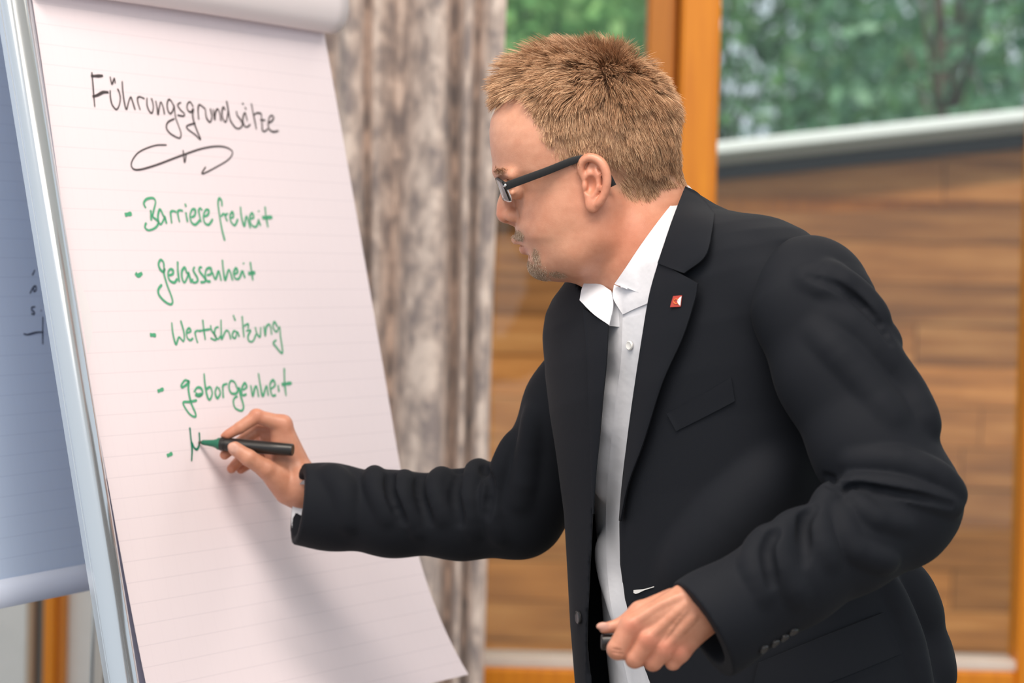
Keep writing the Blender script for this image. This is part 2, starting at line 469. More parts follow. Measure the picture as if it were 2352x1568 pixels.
# ------------------------------------------------------------------ flipcharts
M['paper'] = mat('flipchart_paper', (0.80, 0.72, 0.73), 0.75)
def gridmat(name, base, line, step=0.025, wline=0.00045):
    m = mat(name, base, 0.7)
    uvn = N(m, 'ShaderNodeUVMap'); uvn.uv_map = 'page'
    sx = N(m, 'ShaderNodeSeparateXYZ'); L(m, uvn, 'UV', sx, 'Vector')
    outs = []
    for axis in ('X', 'Y'):
        a = N(m, 'ShaderNodeMath', operation='DIVIDE'); a.inputs[1].default_value = step; L(m, sx, axis, a, 0)
        f = N(m, 'ShaderNodeMath', operation='FRACT'); L(m, a, 0, f, 0)
        g = N(m, 'ShaderNodeMath', operation='LESS_THAN'); g.inputs[1].default_value = wline/step*(2 if axis == 'Y' else 1); L(m, f, 0, g, 0)
        k = N(m, 'ShaderNodeMath', operation='MULTIPLY'); k.inputs[1].default_value = 1.0 if axis == 'Y' else 0.45; L(m, g, 0, k, 0)
        outs.append(k)
    mx = N(m, 'ShaderNodeMath', operation='MAXIMUM'); L(m, outs[0], 0, mx, 0); L(m, outs[1], 0, mx, 1)
    mc = N(m, 'ShaderNodeMix', data_type='RGBA'); mc.inputs['A'].default_value = (*base, 1); mc.inputs['B'].default_value = (*line, 1)
    L(m, mx, 0, mc, 'Factor'); L(m, mc, 'Result', bsdf(m), 'Base Color')
    return m
M['page'] = gridmat('gridded_page', (0.84, 0.735, 0.77), (0.745, 0.65, 0.69))
M['page_daylight_tint'] = gridmat('daylight_tinted_page', (0.52, 0.63, 0.80), (0.44, 0.54, 0.71))  # second page: dim bluish daylight put into the paper colour
M['page_edge'] = mat('pale_page_edge', (0.60, 0.66, 0.78), 0.7)  # same daylight tint, paler along the curled bottom edge
M['rail'] = mat('silver_white_metal', (0.60, 0.63, 0.66), 0.16, 0.75, Coat_Weight=0.4)
M['board'] = mat('board_edge_blue_grey', (0.60, 0.62, 0.76), 0.5)
M['pad'] = mat('pad_paper_edge', (0.78, 0.74, 0.76), 0.8)
M['ink_black'] = mat('black_marker_ink', (0.055, 0.040, 0.042), 0.6)
M['ink_green'] = mat('green_marker_ink', (0.075, 0.38, 0.20), 0.6)
M['ink_green_fresh'] = mat('fresh_green_marker_ink', (0.0, 0.19, 0.11), 0.4)
M['ink_blue'] = mat('dark_blue_marker_ink', (0.02, 0.03, 0.07), 0.6)

class Chart:
    def __init__(s, ang, lean, px, d):
        A, Ln = math.radians(ang), math.radians(lean)
        s.h = Vector((math.sin(A), math.cos(A), 0)); bk = Vector((-math.cos(A), math.sin(A), 0))
        s.up = Vector((0, 0, 1))*math.cos(Ln) + bk*math.sin(Ln)
        s.n = s.up.cross(s.h) * -1
        if s.n.x < 0: s.n = -s.n
        s.O = W(px[0], px[1], d)
    def at(s, u, v, off=0.0):
        d = W(u, v, 1) - CAM
        t = (s.O + s.n*off - CAM).dot(s.n) / d.dot(s.n)
        return CAM + d*t
    def xy(s, u, v):
        p = s.at(u, v) - s.O
        return p.dot(s.h), p.dot(s.up)
    def P(s, x, y, z=0.0):
        return s.O + s.h*x + s.up*y + s.n*z

def strokes(name, chart, sheet, lines, scale, off, m, parent, w):
    b = MB()
    for st in lines:
        ww = w
        if isinstance(st, tuple): st, ww = st
        P = [chart.at(off[0] + x/scale, off[1] + y/scale) for x, y in st]
        Q = [(( p - chart.O).dot(chart.h), (p - chart.O).dot(chart.up)) for p in P]
        C = crspline(Q, max(8, 7*len(Q)))
        T = np.gradient(C, axis=0); T /= np.linalg.norm(T, axis=1, keepdims=True) + 1e-9
        Nn = np.stack([-T[:, 1], T[:, 0]], 1)
        t = np.linspace(0, 1, len(C))
        hw = ww*0.5*(0.88 + 0.12*np.sin(t*9 + len(C)))
        hw[0] *= 0.6; hw[-1] *= 0.6
        A_, B_ = C + Nn*hw[:, None], C - Nn*hw[:, None]
        rows = [[chart.P(x, y, sheet(x, y) + 0.0006) for x, y in row] for row in (B_, A_)]
        b.grid(rows)
    return b.build(name, m, parent)

# ---------------- flipchart the man writes on
ch = Chart(32.0, 13.5, (88, 150), 2.88)
pw_, _ = ch.xy(742, 90)
_c = ch.at(1040, 1557, 0.055) - ch.O
ybot = _c.dot(ch.up)
_, yroll = ch.xy(735, 83)
ytop = yroll + 0.30
def sheet1(x, y):
    t = max(0.0, min(1.0, (ybot + 0.30 - y) / 0.30))
    k = max(0.0, min(1.0, x / pw_))
    wave = 0.0025*math.sin(y*9 + 1.0)*(1 - k)**3 + 0.002*math.sin(y*4 + x*5)
    return 0.004 + wave + 0.055*(t**2.6)*(0.25 + 0.75*k**1.5)
fz = ch.P(-0.035, 0, 0.006); tt = fz.z / ch.up.z
foot = fz - ch.up*tt
fc = empty('flipchart', (foot.x, foot.y, 0))
tag(fc, 'flipchart with pale pink gridded page being written on in green marker', 'flipchart')
nx_, ny_ = 40, 90
xs = np.linspace(0.0, pw_, nx_); ys = np.linspace(ytop, ybot, ny_)
rows = [[ch.P(x, y, sheet1(x, y)) for x in xs] for y in ys]
b = MB(); b.grid(rows, 0.0)
uvp = [(x + 0.004, y) for y in ys for x in xs]
page = b.build('page', M['page'], fc, True, uv=uvp)
b = MB(); b.obox(ch.P(pw_/2, (ytop+ybot)/2 + 0.16, -0.007), ch.h, ch.up, ch.n, (pw_/2 - 0.004, (ytop-ybot)/2 - 0.16, 0.007), 0.001); b.build('pad', M['pad'], fc)
b = MB(); b.obox(ch.P(pw_/2 - 0.006, (ytop+ybot)/2 + 0.03, -0.022), ch.h, ch.up, ch.n, (pw_/2 + 0.002, (ytop-ybot)/2 + 0.03, 0.008), 0.002); b.build('board', M['board'], fc)
# turned-over page bulging at the top
prof = crspline([(0.006, 0.020), (0.012, 0.004), (0.026, 0.0), (0.044, 0.012), (0.054, 0.045), (0.050, 0.11), (0.032, 0.2), (0.012, 0.29)], 40)
b = MB(); b.grid([[ch.P(x, yroll + py, pz + 0.004*math.sin(x*6)) for x in np.linspace(-0.004, pw_ + 0.002, 24)] for pz, py in prof[::-1]], 0.0012)
b.build('turned_page', M['paper'], fc, True)
# side rails running down to the floor as legs, clamp bar, rear leg
for xr in (-0.036, pw_ - 0.03):
    zc = 0.008 if xr < 0 else -0.045
    p0 = ch.P(xr, 0, zc); t0 = p0.z / ch.up.z
    b = MB(); b.tube([p0 - ch.up*t0, p0 - ch.up*(t0*0.5), p0 + ch.up*(ytop + 0.05)], 0.0203, 32, ax=tuple(ch.h), flat=0.9)
    rl = autosmooth(b.build('rail', M['rail'], fc))
    if xr < 0:
        b = MB(); b.obox(ch.P(xr - 0.0195, (ytop - t0)/2 + 0.0, zc - 0.004), ch.h, ch.n, ch.up, (0.0016, 0.004, (ytop + t0)/2), 0.0006); b.build('rail_lip', M['rail'], rl)
b = MB(); b.obox(ch.P(pw_/2, ytop + 0.02, 0.012), ch.h, ch.n, ch.up, (pw_/2 + 0.05, 0.014, 0.022), 0.006); b.build('clamp_bar', M['rail'], fc)
pt = ch.P(pw_/2, ytop, -0.03); back = Vector((-ch.n.x, -ch.n.y, 0)).normalized()
b = MB(); b.tube([pt, Vector((pt.x, pt.y, 0)) + back*0.05], 0.014, 16); b.build('rear_leg', M['rail'], fc, True)

A_ = (8.7125, (180, 150)); B_ = (6.819, (400, 190)); C_ = (5.6, (260, 430)); D_ = (4.355, (320, 720)); S_ = (1.96, (0, 0)); L_ = (5.228, (0, 560))
T = 0.0042
h1 = [[(190,160),(205,300),(235,620),(260,860)], ([(175,240),(290,240),(415,235)], T), ([(210,650),(300,625),(420,565),(530,565)], T),
      [(560,520),(570,680),(610,820),(690,905),(745,820),(765,680),(740,560),(705,490)], [(555,250),(575,340),(600,400),(640,285),(660,390)],
      [(798,340),(815,560),(850,780),(890,905),(930,760),(970,660),(1000,720),(1065,920)], [(1165,920),(1120,780),(1110,680),(1160,655),(1250,695)],
      [(1295,670),(1300,820),(1340,930),(1395,980),(1425,880),(1410,760),(1380,680)], [(1470,730),(1500,880),(1520,1010),(1545,860),(1575,760),(1620,860),(1650,1010)],
      [(1830,830),(1780,740),(1730,710),(1700,800),(1715,920),(1765,990),(1820,920),(1840,830),(1870,1060),(1930,1230),(1980,1380),(1960,1475),(1870,1450),(1750,1370),(1690,1270),(1720,1160),(1850,1090)],
      [(1980,770),(1930,790),(1915,840),(1980,930),(2045,990),(2030,1040),(1905,1020)]]
h2 = [[(240,400),(190,320),(145,360),(150,440),(200,480),(240,430),(230,520),(250,630),(300,770),(355,905),(270,830),(150,740),(150,690),(275,650)],
      [(325,600),(315,470),(320,390),(345,365),(430,430)], [(430,430),(440,540),(470,610),(510,630),(530,540),(505,420)],
      [(550,430),(575,600),(585,490),(620,430),(655,500),(675,620)], [(740,450),(710,400),(690,470),(700,570),(745,635),(775,540),(785,440),(760,300)], [(785,440),(820,600),(870,690)],
      [(915,460),(930,530),(990,610),(1010,680),(960,735),(900,720),(860,670)], [(1090,620),(1050,490),(1015,590),(1040,690),(1085,710),(1135,670)], [(1005,340),(1030,355)], [(1050,400),(1070,440)],
      [(1150,340),(1180,500),(1210,640),(1230,750)], [(1185,530),(1230,495),(1300,500),(1310,560)], [(1290,600),(1370,605)], [(1310,560),(1320,680),(1325,760),(1360,780),(1410,740)],
      [(1420,650),(1480,610),(1500,560),(1470,530),(1430,570),(1415,660),(1430,740),(1490,785),(1580,770)]]
sw = [[(735,657),(680,660),(610,690),(578,740),(600,768),(680,750),(800,705),(900,672),(980,664),(1028,685),(1015,720),(960,755),(895,787),(910,755)], [(808,680),(815,735),(823,695)]]
c1 = [([(125,362),(212,345)], 0.0058), [(390,278),(362,215),(400,160),(480,150),(510,200),(490,300),(470,390)], [(450,300),(460,440)], [(475,390),(530,430),(550,470),(510,530),(430,560),(385,530),(385,490),(400,465)],
      [(620,390),(570,295),(545,360),(550,440),(580,485),(620,420),(630,390),(655,480)], [(720,475),(710,400),(705,330),(740,315),(775,330)], [(820,460),(800,380),(795,320),(830,305),(860,315)],
      [(895,330),(920,460)], [(885,220),(900,265)], [(965,400),(1010,370),(1015,300),(975,300),(950,380),(970,460),(1020,490),(1080,430)], [(1090,460),(1070,370),(1060,310),(1080,280),(1105,310)],
      [(1130,390),(1180,360),(1185,305),(1145,310),(1120,390),(1140,470),(1190,490),(1240,420)], [(1355,260),(1350,190),(1320,155),(1305,220),(1325,370),(1355,540),(1395,700)], [(1345,390),(1370,355),(1400,370)],
      [(1425,450),(1400,380),(1430,345)], [(1465,410),(1500,390),(1490,330),(1460,370),(1470,450),(1520,500),(1560,420)], [(1590,260),(1605,390),(1640,510),(1665,390),(1690,440),(1720,540)],
      [(1720,420),(1760,400),(1740,345),(1710,400),(1730,490),(1790,520),(1830,430)], [(1820,420),(1850,510)], [(1822,310),(1828,330)], [(1905,260),(1920,400),(1945,530)], ([(1870,405),(2000,398)], 0.0055)]
c2 = [([(268,1105),(300,1140),(355,1108)], 0.0058), [(630,1040),(620,970),(585,940),(560,990),(580,1060),(620,1090),(635,1050),(630,1120),(670,1260),(730,1420),(740,1490),(710,1510),(640,1470),(570,1390),(560,1320),(605,1255)],
      [(690,1140),(740,1120),(740,1070),(700,1065),(680,1120),(700,1200),(760,1230),(800,1180)], [(800,960),(805,1090),(825,1230)], [(920,1120),(890,1040),(855,1090),(860,1180),(890,1230),(930,1150),(940,1110),(975,1240)],
      [(1015,1030),(1000,1080),(1050,1170),(1050,1220),(1000,1230),(985,1180)], [(1110,1040),(1080,1040),(1080,1090),(1140,1170),(1150,1220),(1090,1230)], [(1170,1140),(1225,1120),(1220,1050),(1170,1060),(1150,1130),(1170,1210),(1220,1220)],
      [(1240,1100),(1280,1190),(1320,1090),(1355,1215)], [(1365,940),(1380,1080),(1405,1200),(1450,1070),(1500,1210)], [(1520,1130),(1560,1100),(1540,1050),(1510,1110),(1530,1180),(1580,1180),(1620,1080)],
      [(1625,1080),(1655,1180)], [(1630,980),(1640,1000)], [(1720,970),(1740,1110),(1755,1210)], ([(1695,1120),(1785,1108)], 0.0055)]
d1 = [([(95,215),(155,220)], 0.0055), [(308,90),(320,200),(350,310),(380,240),(425,280),(430,200),(395,70)], [(460,200),(495,180),(480,150),(455,180),(460,240),(490,270),(520,250)], [(565,300),(545,230),(540,190),(570,170)],
      [(612,65),(625,170),(640,270)], [(570,180),(690,160)], [(690,120),(700,170),(740,230),(740,270),(690,250)], [(770,140),(740,150),(730,210),(760,260),(790,230)], [(792,65),(795,180),(800,260),(840,180),(870,190),(890,265)],
      [(950,190),(920,180),(905,230),(935,250),(955,190),(975,240)], [(912,20),(935,80)], [(1000,30),(1010,140),(1020,245)], [(1020,130),(1060,110),(1060,160)], [(1040,180),(1085,175),(1060,230),(1070,280),(1110,280),(1140,210)],
      [(1130,140),(1150,210),(1180,235),(1185,140)], [(1215,130),(1230,230),(1240,140),(1275,120),(1295,220)], [(1350,140),(1320,90),(1305,140),(1340,190),(1370,140),(1380,230),(1400,400),(1330,330),(1310,300),(1340,270)]]
d2 = [([(170,780),(230,755)], 0.005), [(480,680),(440,670),(405,720),(415,740),(460,710),(480,680),(475,760),(500,890),(545,1000),(540,1035),(490,1010),(440,940),(425,890),(490,885),(560,870)],
      [(530,790),(560,745),(600,750),(615,800),(580,830),(540,815)], ([(545,805),(580,818),(612,808)], 0.0055), [(628,600),(640,720),(665,840),(690,860),(710,800),(690,740),(650,760)], [(760,730),(740,790),(760,850),(790,800),(770,740)], [(820,850),(815,760),(820,720),(860,705)],
      [(960,760),(930,690),(890,680),(875,740),(900,800),(950,800),(975,750),(990,820),(1020,930),(1000,975),(940,950),(920,890),(930,850),(960,830)], [(1010,770),(1050,740),(1030,700),(1000,760),(1010,820),(1050,810)],
      [(1090,720),(1110,830),(1130,750),(1150,740),(1170,840)], [(1165,600),(1185,720),(1210,830),(1245,730),(1265,830)], [(1290,760),(1330,720),(1310,670),(1280,720),(1300,820),(1340,820)], [(1360,720),(1370,790)],
      [(1420,550),(1425,700),(1440,830)], ([(1395,715),(1495,700)], 0.005)]
d3 = [[(488,1140),(500,1260),(510,1360),(505,1480)], [(510,1290),(535,1350),(565,1355),(585,1290),(582,1190)]]
for ln, (sc_, of), m, w in ((h1, A_, 'ink_black', 0.0026), (h2, B_, 'ink_black', 0.003), (sw, S_, 'ink_black', 0.0026), (c1, C_, 'ink_green', 0.0036), (c2, C_, 'ink_green', 0.0038),
                            (d1, D_, 'ink_green', 0.0032), (d2, D_, 'ink_green', 0.0036), (d3, D_, 'ink_green_fresh', 0.0034), ([([(260,1425),(315,1400)], 0.005)], D_, 'ink_green', 0.004)):
    if ln in (c1, c2, d1, d2):
        strokes('dash', ch, sheet1, ln[:1], sc_, of, M[m], page, w); ln = ln[1:]
    strokes('dash' if len(ln) == 1 else 'lettering', ch, sheet1, ln, sc_, of, M[m], page, w)

# ---------------- second flipchart behind, its page coloured as if in bluish daylight
c2h = Chart(25.0, 12.0, (95, 1362), 3.02)
def sheet2(x, y): return 0.004
f2 = empty('flipchart', tuple(c2h.O - c2h.up*((c2h.O.z)/c2h.up.z)))
tag(f2, 'second flipchart with a gridded page tinted like dim bluish daylight behind the white rail', 'flipchart')
pw2, ph2, x20 = 0.60, 0.86, -0.44
b = MB(); xs = np.linspace(x20, x20+pw2, 8); ys = np.linspace(ph2, 0.022, 14)
b.grid([[c2h.P(x, y, sheet2(x, y)) for x in xs] for y in ys])
pg2 = b.build('page', M['page_daylight_tint'], f2, True, uv=[(x, y) for y in ys for x in xs])
b = MB(); b.grid([[c2h.P(x, y, 0.006 + 0.012*t) for x in xs] for y, t in ((0.026, 0), (0.012, 0.4), (-0.008, 1))], 0.0008); b.build('page_border', M['page_edge'], f2, True)
b = MB(); b.obox(c2h.P(x20+pw2/2, ph2/2 + 0.02, -0.012), c2h.h, c2h.up, c2h.n, (pw2/2 - 0.005, ph2/2 - 0.01, 0.012), 0.002); b.build('board', M['board'], f2)
for xr in (x20 + 0.03, x20 + 0.28):
    p0 = c2h.P(xr, 0, -0.045); t0 = p0.z / c2h.up.z
    b = MB(); b.tube([p0 - c2h.up*t0, p0 + c2h.up*(ph2 + 0.04)], 0.016, 16); b.build('rail', M['rail'], f2, True)
pt = c2h.P(x20 + pw2/2, ph2, -0.04)
b = MB(); b.tube([pt, Vector((pt.x - 0.4, pt.y + 0.2, 0))], 0.012, 12); b.build('rear_leg', M['rail'], f2, True)
s2 = [[(385,320),(355,385)], [(325,605),(365,530),(395,515),(400,560),(375,580),(370,540)], [(390,762),(350,770),(350,800),(380,830),(375,850),(345,845)], [(458,800),(465,815)],
      [(250,1085),(300,1095),(400,1070),(490,1065)], [(482,880),(480,1050),(480,1215)]]
strokes('lettering', c2h, sheet2, s2, L_[0], L_[1], M['ink_blue'], pg2, 0.0024)

# ------------------------------------------------------------------ modelling volumes (signed distance, surface nets)
def smin(a, b, k):
    if k <= 0: return np.minimum(a, b)
    h = np.maximum(k - np.abs(a - b), 0) / k
    return np.minimum(a, b) - h*h*k*0.25

class Vol:
    def __init__(s, lo, hi, step):
        s.st = step; s.lo = np.array(lo, float)
        s.n = [int((h - l)/step) + 1 for l, h in zip(lo, hi)]
        s.ax = [l + step*np.arange(k, dtype=np.float32) for l, k in zip(lo, s.n)]
        s.F = np.full(s.n, 1e3, np.float32)
    def sub(s, lo, hi):
        sl = []
        for a in range(3):
            i0 = max(0, int(math.floor((lo[a]-s.lo[a])/s.st))); i1 = min(s.n[a], int(math.ceil((hi[a]-s.lo[a])/s.st)) + 1)
            if i1 <= i0: return None
            sl.append(slice(i0, i1))
        U = s.ax[0][sl[0]][:, None, None]; V = s.ax[1][sl[1]][None, :, None]; Wd = s.ax[2][sl[2]][None, None, :]
        return tuple(sl), U, V, Wd
    def put(s, sl, d, k, op):
        if op == '+': s.F[sl] = smin(s.F[sl], d, k)
        elif op == '-': s.F[sl] = -smin(-s.F[sl], d, k)
        elif op == '&': s.F[sl] = -smin(-s.F[sl], -d, k)
    def cap(s, a, b, ra, rb=None, k=0.0, op='+', sq=(1, 1, 1)):
        """tapered capsule; sq > 1 squashes an axis"""
        rb = ra if rb is None else rb
        a = np.array(a, np.float32); b = np.array(b, np.float32); R = max(ra, rb) + k + 3*s.st
        g = s.sub(np.minimum(a, b) - R, np.maximum(a, b) + R)
        if g is None: return s
        sl, U, V, Wd = g
        q = np.array(sq, np.float32)
        ba = (b - a)*q
        pu, pv, pw = (U - a[0])*q[0], (V - a[1])*q[1], (Wd - a[2])*q[2]
        t = np.clip((pu*ba[0] + pv*ba[1] + pw*ba[2]) / max(float(ba @ ba), 1e-6), 0, 1)
        d = np.sqrt((pu - t*ba[0])**2 + (pv - t*ba[1])**2 + (pw - t*ba[2])**2) - (ra + t*(rb - ra))
        s.put(sl, d, k, op); return s
    def chain(s, pts, k=6.0, op='+', sq=(1, 1, 1)):
        for p, q in zip(pts[:-1], pts[1:]): s.cap(p[:3], q[:3], p[3], q[3], k, op, sq)
        return s
    def ell(s, c, r, k=0.0, op='+', rot=0.0, rotuw=0.0):
        """ellipsoid, turned by rot (degrees) in the u-v plane and rotuw in the u-w plane"""
        R = max(r) + k + 3*s.st
        g = s.sub(np.array(c) - R, np.array(c) + R)
        if g is None: return s
        sl, U, V, Wd = g
        x, y, z = U - c[0], V - c[1], Wd - c[2]
        if rot:
            ca, sa = math.cos(math.radians(rot)), math.sin(math.radians(rot)); x, y = x*ca + y*sa, -x*sa + y*ca
        if rotuw:
            ca, sa = math.cos(math.radians(rotuw)), math.sin(math.radians(rotuw)); x, z = x*ca + z*sa, -x*sa + z*ca
        k0 = np.sqrt((x/r[0])**2 + (y/r[1])**2 + (z/r[2])**2)
        k1 = np.sqrt((x/r[0]**2)**2 + (y/r[1]**2)**2 + (z/r[2]**2)**2) + 1e-9
        s.put(sl, (k0*(k0 - 1)/k1).astype(np.float32), k, op); return s
    def surf(s, u, v, side=1):
        i = int(np.clip(round((u - s.lo[0])/s.st), 0, s.n[0]-1)); j = int(np.clip(round((v - s.lo[1])/s.st), 0, s.n[1]-1))
        c = np.nonzero(s.F[i, j] < 0)[0]
        if len(c) == 0: return None
        return float(s.ax[2][c[-1] if side > 0 else c[0]])
    def ridge(s, pts, r, h, k=None, taper=True):
        """fold standing out of the camera-side surface by h"""
        P = crspline(pts, 5*len(pts))
        ws = [s.surf(u, v) for u, v in P]
        n = len(P)
        Q = [(u, v, w) for (u, v), w in zip(P, ws) if w is not None]
        for i in range(len(Q) - 1):
            f = [math.sin(math.pi*min(max((i+e)/(len(Q)-1), 0.08), 0.92)) if taper else 1 for e in (0, 1)]
            a = (Q[i][0], Q[i][1], Q[i][2] - r + h*f[0]); b_ = (Q[i+1][0], Q[i+1][1], Q[i+1][2] - r + h*f[1])
            s.cap(a, b_, r, r, k if k is not None else r*0.9)
        return s
    def groove(s, pts, r, h, k=None):
        P = crspline(pts, 5*len(pts))
        Q = [(u, v, s.surf(u, v)) for u, v in P]
        Q = [q for q in Q if q[2] is not None]
        for i in range(len(Q) - 1):
            f = [math.sin(math.pi*min(max((i+e)/(len(Q)-1), 0.06), 0.94)) for e in (0, 1)]
            s.cap((Q[i][0], Q[i][1], Q[i][2] + r - h*f[0]), (Q[i+1][0], Q[i+1][1], Q[i+1][2] + r - h*f[1]), r, r, k if k is not None else r*0.8, '-')
        return s
    def mesh(s, relax=1):
        F = s.F; ins = F < 0
        nx, ny, nz = s.n
        cnt = np.zeros((nx-1, ny-1, nz-1), np.int8)
        for dx in (0, 1):
            for dy in (0, 1):
                for dz in (0, 1): cnt += ins[dx:nx-1+dx, dy:ny-1+dy, dz:nz-1+dz]
        I, J, K = np.nonzero((cnt > 0) & (cnt < 8))
        vid = np.full(cnt.shape, -1, np.int64); vid[I, J, K] = np.arange(len(I))
        acc = np.zeros((len(I), 3)); num = np.zeros(len(I))
        cor = [(x, y, z) for x in (0, 1) for y in (0, 1) for z in (0, 1)]
        for a in cor:
            for axs in range(3):
                if a[axs]: continue
                b = list(a); b[axs] = 1
                fa = F[I+a[0], J+a[1], K+a[2]]; fb = F[I+b[0], J+b[1], K+b[2]]
                mk = (fa < 0) != (fb < 0)
                t = np.where(mk, fa/np.where(mk, fa - fb, 1), 0)
                p = np.tile(np.array(a, float), (len(I), 1)); p[:, axs] = t
                acc += p*mk[:, None]; num += mk
        P = np.stack([I, J, K], 1) + acc/np.maximum(num, 1)[:, None]
        quads = []
        for axs in range(3):
            o1, o2 = (axs+1) % 3, (axs+2) % 3
            sa = [slice(1, n-1) for n in s.n]; sa[axs] = slice(0, s.n[axs]-1); sb = list(sa); sb[axs] = slice(1, s.n[axs])
            A, B = ins[tuple(sa)], ins[tuple(sb)]
            idx = np.nonzero(A != B)
            if len(idx[0]) == 0: continue
            flip = A[idx]
            base = [idx[a] + (0 if a == axs else 1) for a in range(3)]
            q = []
            for d1, d2 in ((-1, -1), (0, -1), (0, 0), (-1, 0)):
                c = list(base); c[o1] = c[o1] + d1; c[o2] = c[o2] + d2
                q.append(vid[c[0], c[1], c[2]])
            q = np.stack(q, 1)
            q = np.where(flip[:, None], q[:, ::-1], q)      # u, v, w is left-handed
            quads.append(q)
        Q = np.vstack(quads)
        Q = Q[(Q >= 0).all(1)]
        V = s.lo + P*s.st
        for _ in range(relax):
            sm = np.zeros_like(V); c = np.zeros(len(V))
            for e in range(4):
                a, b = Q[:, e], Q[:, (e+1) % 4]
                np.add.at(sm, a, V[b]); np.add.at(c, a, 1)
            V = 0.5*V + 0.5*sm/np.maximum(c, 1)[:, None]
        return V, Q

def poly2d(P, U, V):
    """signed distance to a polygon on the u-v plane (negative inside)"""
    P = np.array(P, np.float32); d = np.full(np.broadcast(U, V).shape, 1e9, np.float32); sgn = np.ones_like(d)
    for i in range(len(P)):
        a, b = P[i], P[i-1]
        e = b - a; wx, wy = U - a[0], V - a[1]
        t = np.clip((wx*e[0] + wy*e[1])/float(e @ e), 0, 1)
        d = np.minimum(d, (wx - e[0]*t)**2 + (wy - e[1]*t)**2)
        c1, c2, c3 = V >= a[1], V < b[1], e[0]*wy > e[1]*wx
        fl = (c1 & c2 & c3) | (~c1 & ~c2 & ~c3)
        sgn = np.where(fl, -sgn, sgn)
    return sgn*np.sqrt(d)

def lerp_tab(tab, x):
    T_ = np.array(tab, float)
    return [np.interp(x, T_[:, 0], T_[:, i]).astype(np.float32) for i in range(1, T_.shape[1])]

# ------------------------------------------------------------------ the man: head
DH = 2.68
hv = Vol((1090, 95, -215), (1640, 760, 215), 3.0)
hv.ell((1338, 290, 0), (205, 168, 156))                              # skull
hv.ell((1440, 330, 0), (112, 130, 138), 40)                          # back of the head
g = hv.sub((1090, 235, -215), (1480, 660, 215)); sl, U, V, Wd = g      # face, by its profile
tab = [(235, 1180, 100), (255, 1150, 122), (275, 1133, 136), (300, 1128, 145), (330, 1127, 149), (350, 1128, 149), (375, 1131, 147), (392, 1136, 146), (405, 1148, 144), (420, 1162, 142), (445, 1177, 141), (475, 1184, 141), (505, 1186, 138),
       (525, 1183, 134), (545, 1185, 129), (560, 1197, 123), (575, 1207, 116), (590, 1217, 107), (605, 1220, 93), (620, 1224, 80), (632, 1235, 64), (642, 1256, 42), (650, 1300, 15)]
xf, bw = lerp_tab(tab, V[0, :, 0])
k3 = np.array([1, 2, 3, 2, 1.]); k3 /= k3.sum()
xf = np.convolve(np.pad(xf, 2, 'edge'), k3, 'valid')[None, :, None]; bw = np.convolve(np.pad(bw, 2, 'edge'), k3, 'valid')[None, :, None]
uc = 1330.0
lx = np.where(U < uc, np.maximum(uc - xf, 20), 105.0)
pe = np.interp(V[0, :, 0], [330, 440, 560], [2.25, 1.95, 1.95]).astype(np.float32)[None, :, None]
rho = ((np.abs(U - uc)/lx)**pe + (np.abs(Wd)/bw)**pe)**(1/pe)
rr = np.sqrt((U - uc)**2 + Wd**2)
d = np.where(rho > 1e-3, rr*(1 - 1/np.maximum(rho, 1e-3)), -60)
d = np.maximum(d, np.maximum(245 - V, V - 646))
hv.put(sl, d.astype(np.float32), 26, '+')
hv.cap((1395, 470, 0), (1470, 575, 0), 112, 124, 40)                 # neck
hv.cap((1470, 575, 0), (1545, 720, 10), 124, 135, 30)
hv.cap((1500, 400, 0), (1520, 470, 0), 56, 72, 50)                   # nape
hv.cap((1340, 600, 0), (1400, 640, 0), 36, 50, 40)                  # throat under the jaw
for sgn in (-1, 1):
    hv.chain([(1265, 600, sgn*38, 36), (1325, 580, sgn*74, 38), (1380, 535, sgn*88, 36), (1385, 470, sgn*108, 28)], 40)   # jaw
    hv.cap((1147, 398, sgn*14), (1176, 403, sgn*92), 13, 12, 22)       # brow ridge
    hv.ell((1152, 433, sgn*62), (24, 17, 30), 24, '-')                 # socket
    hv.ell((1185, 434, sgn*64), (25, 24, 25), 3)                       # eye
    hv.chain([(1166, 424, sgn*44, 7), (1160, 421, sgn*64, 7.5), (1173, 425, sgn*88, 6.5)], 5)    # lids
    hv.chain([(1170, 447, sgn*44, 5.5), (1164, 449, sgn*64, 6), (1176, 444, sgn*88, 5.5)], 5)
hv.chain([(1170, 416, 0, 10), (1167, 445, 0, 13), (1162, 470, 0, 16), (1160, 491, 0, 20)], 18)   # nose
hv.chain([(1162, 496, 0, 14), (1180, 508, 0, 11)], 8)
for sgn in (-1, 1):
    hv.ell((1179, 496, sgn*21), (19, 15, 12), 9)
    hv.ell((1172, 510, sgn*12), (10, 6, 6.5), 4, '-')
    hv.cap((1199, 490, sgn*34), (1216, 535, sgn*62), 5, 4, 7, '-')      # nasolabial fold
    hv.cap((1186, 550, 0), (1224, 564, sgn*50), 10, 5, 7)               # upper lip
    hv.cap((1205, 572, 0), (1229, 567, sgn*47), 11, 5, 7)               # lower lip
    hv.cap((1192, 561, 0), (1227, 566, sgn*52), 2.6, 2.4, 3, '-')
hv.cap((1222, 590, -26), (1222, 590, 26), 6, 6, 10, '-')
hv.ell((1252, 611, 0), (35, 29, 46), 20)                              # chin
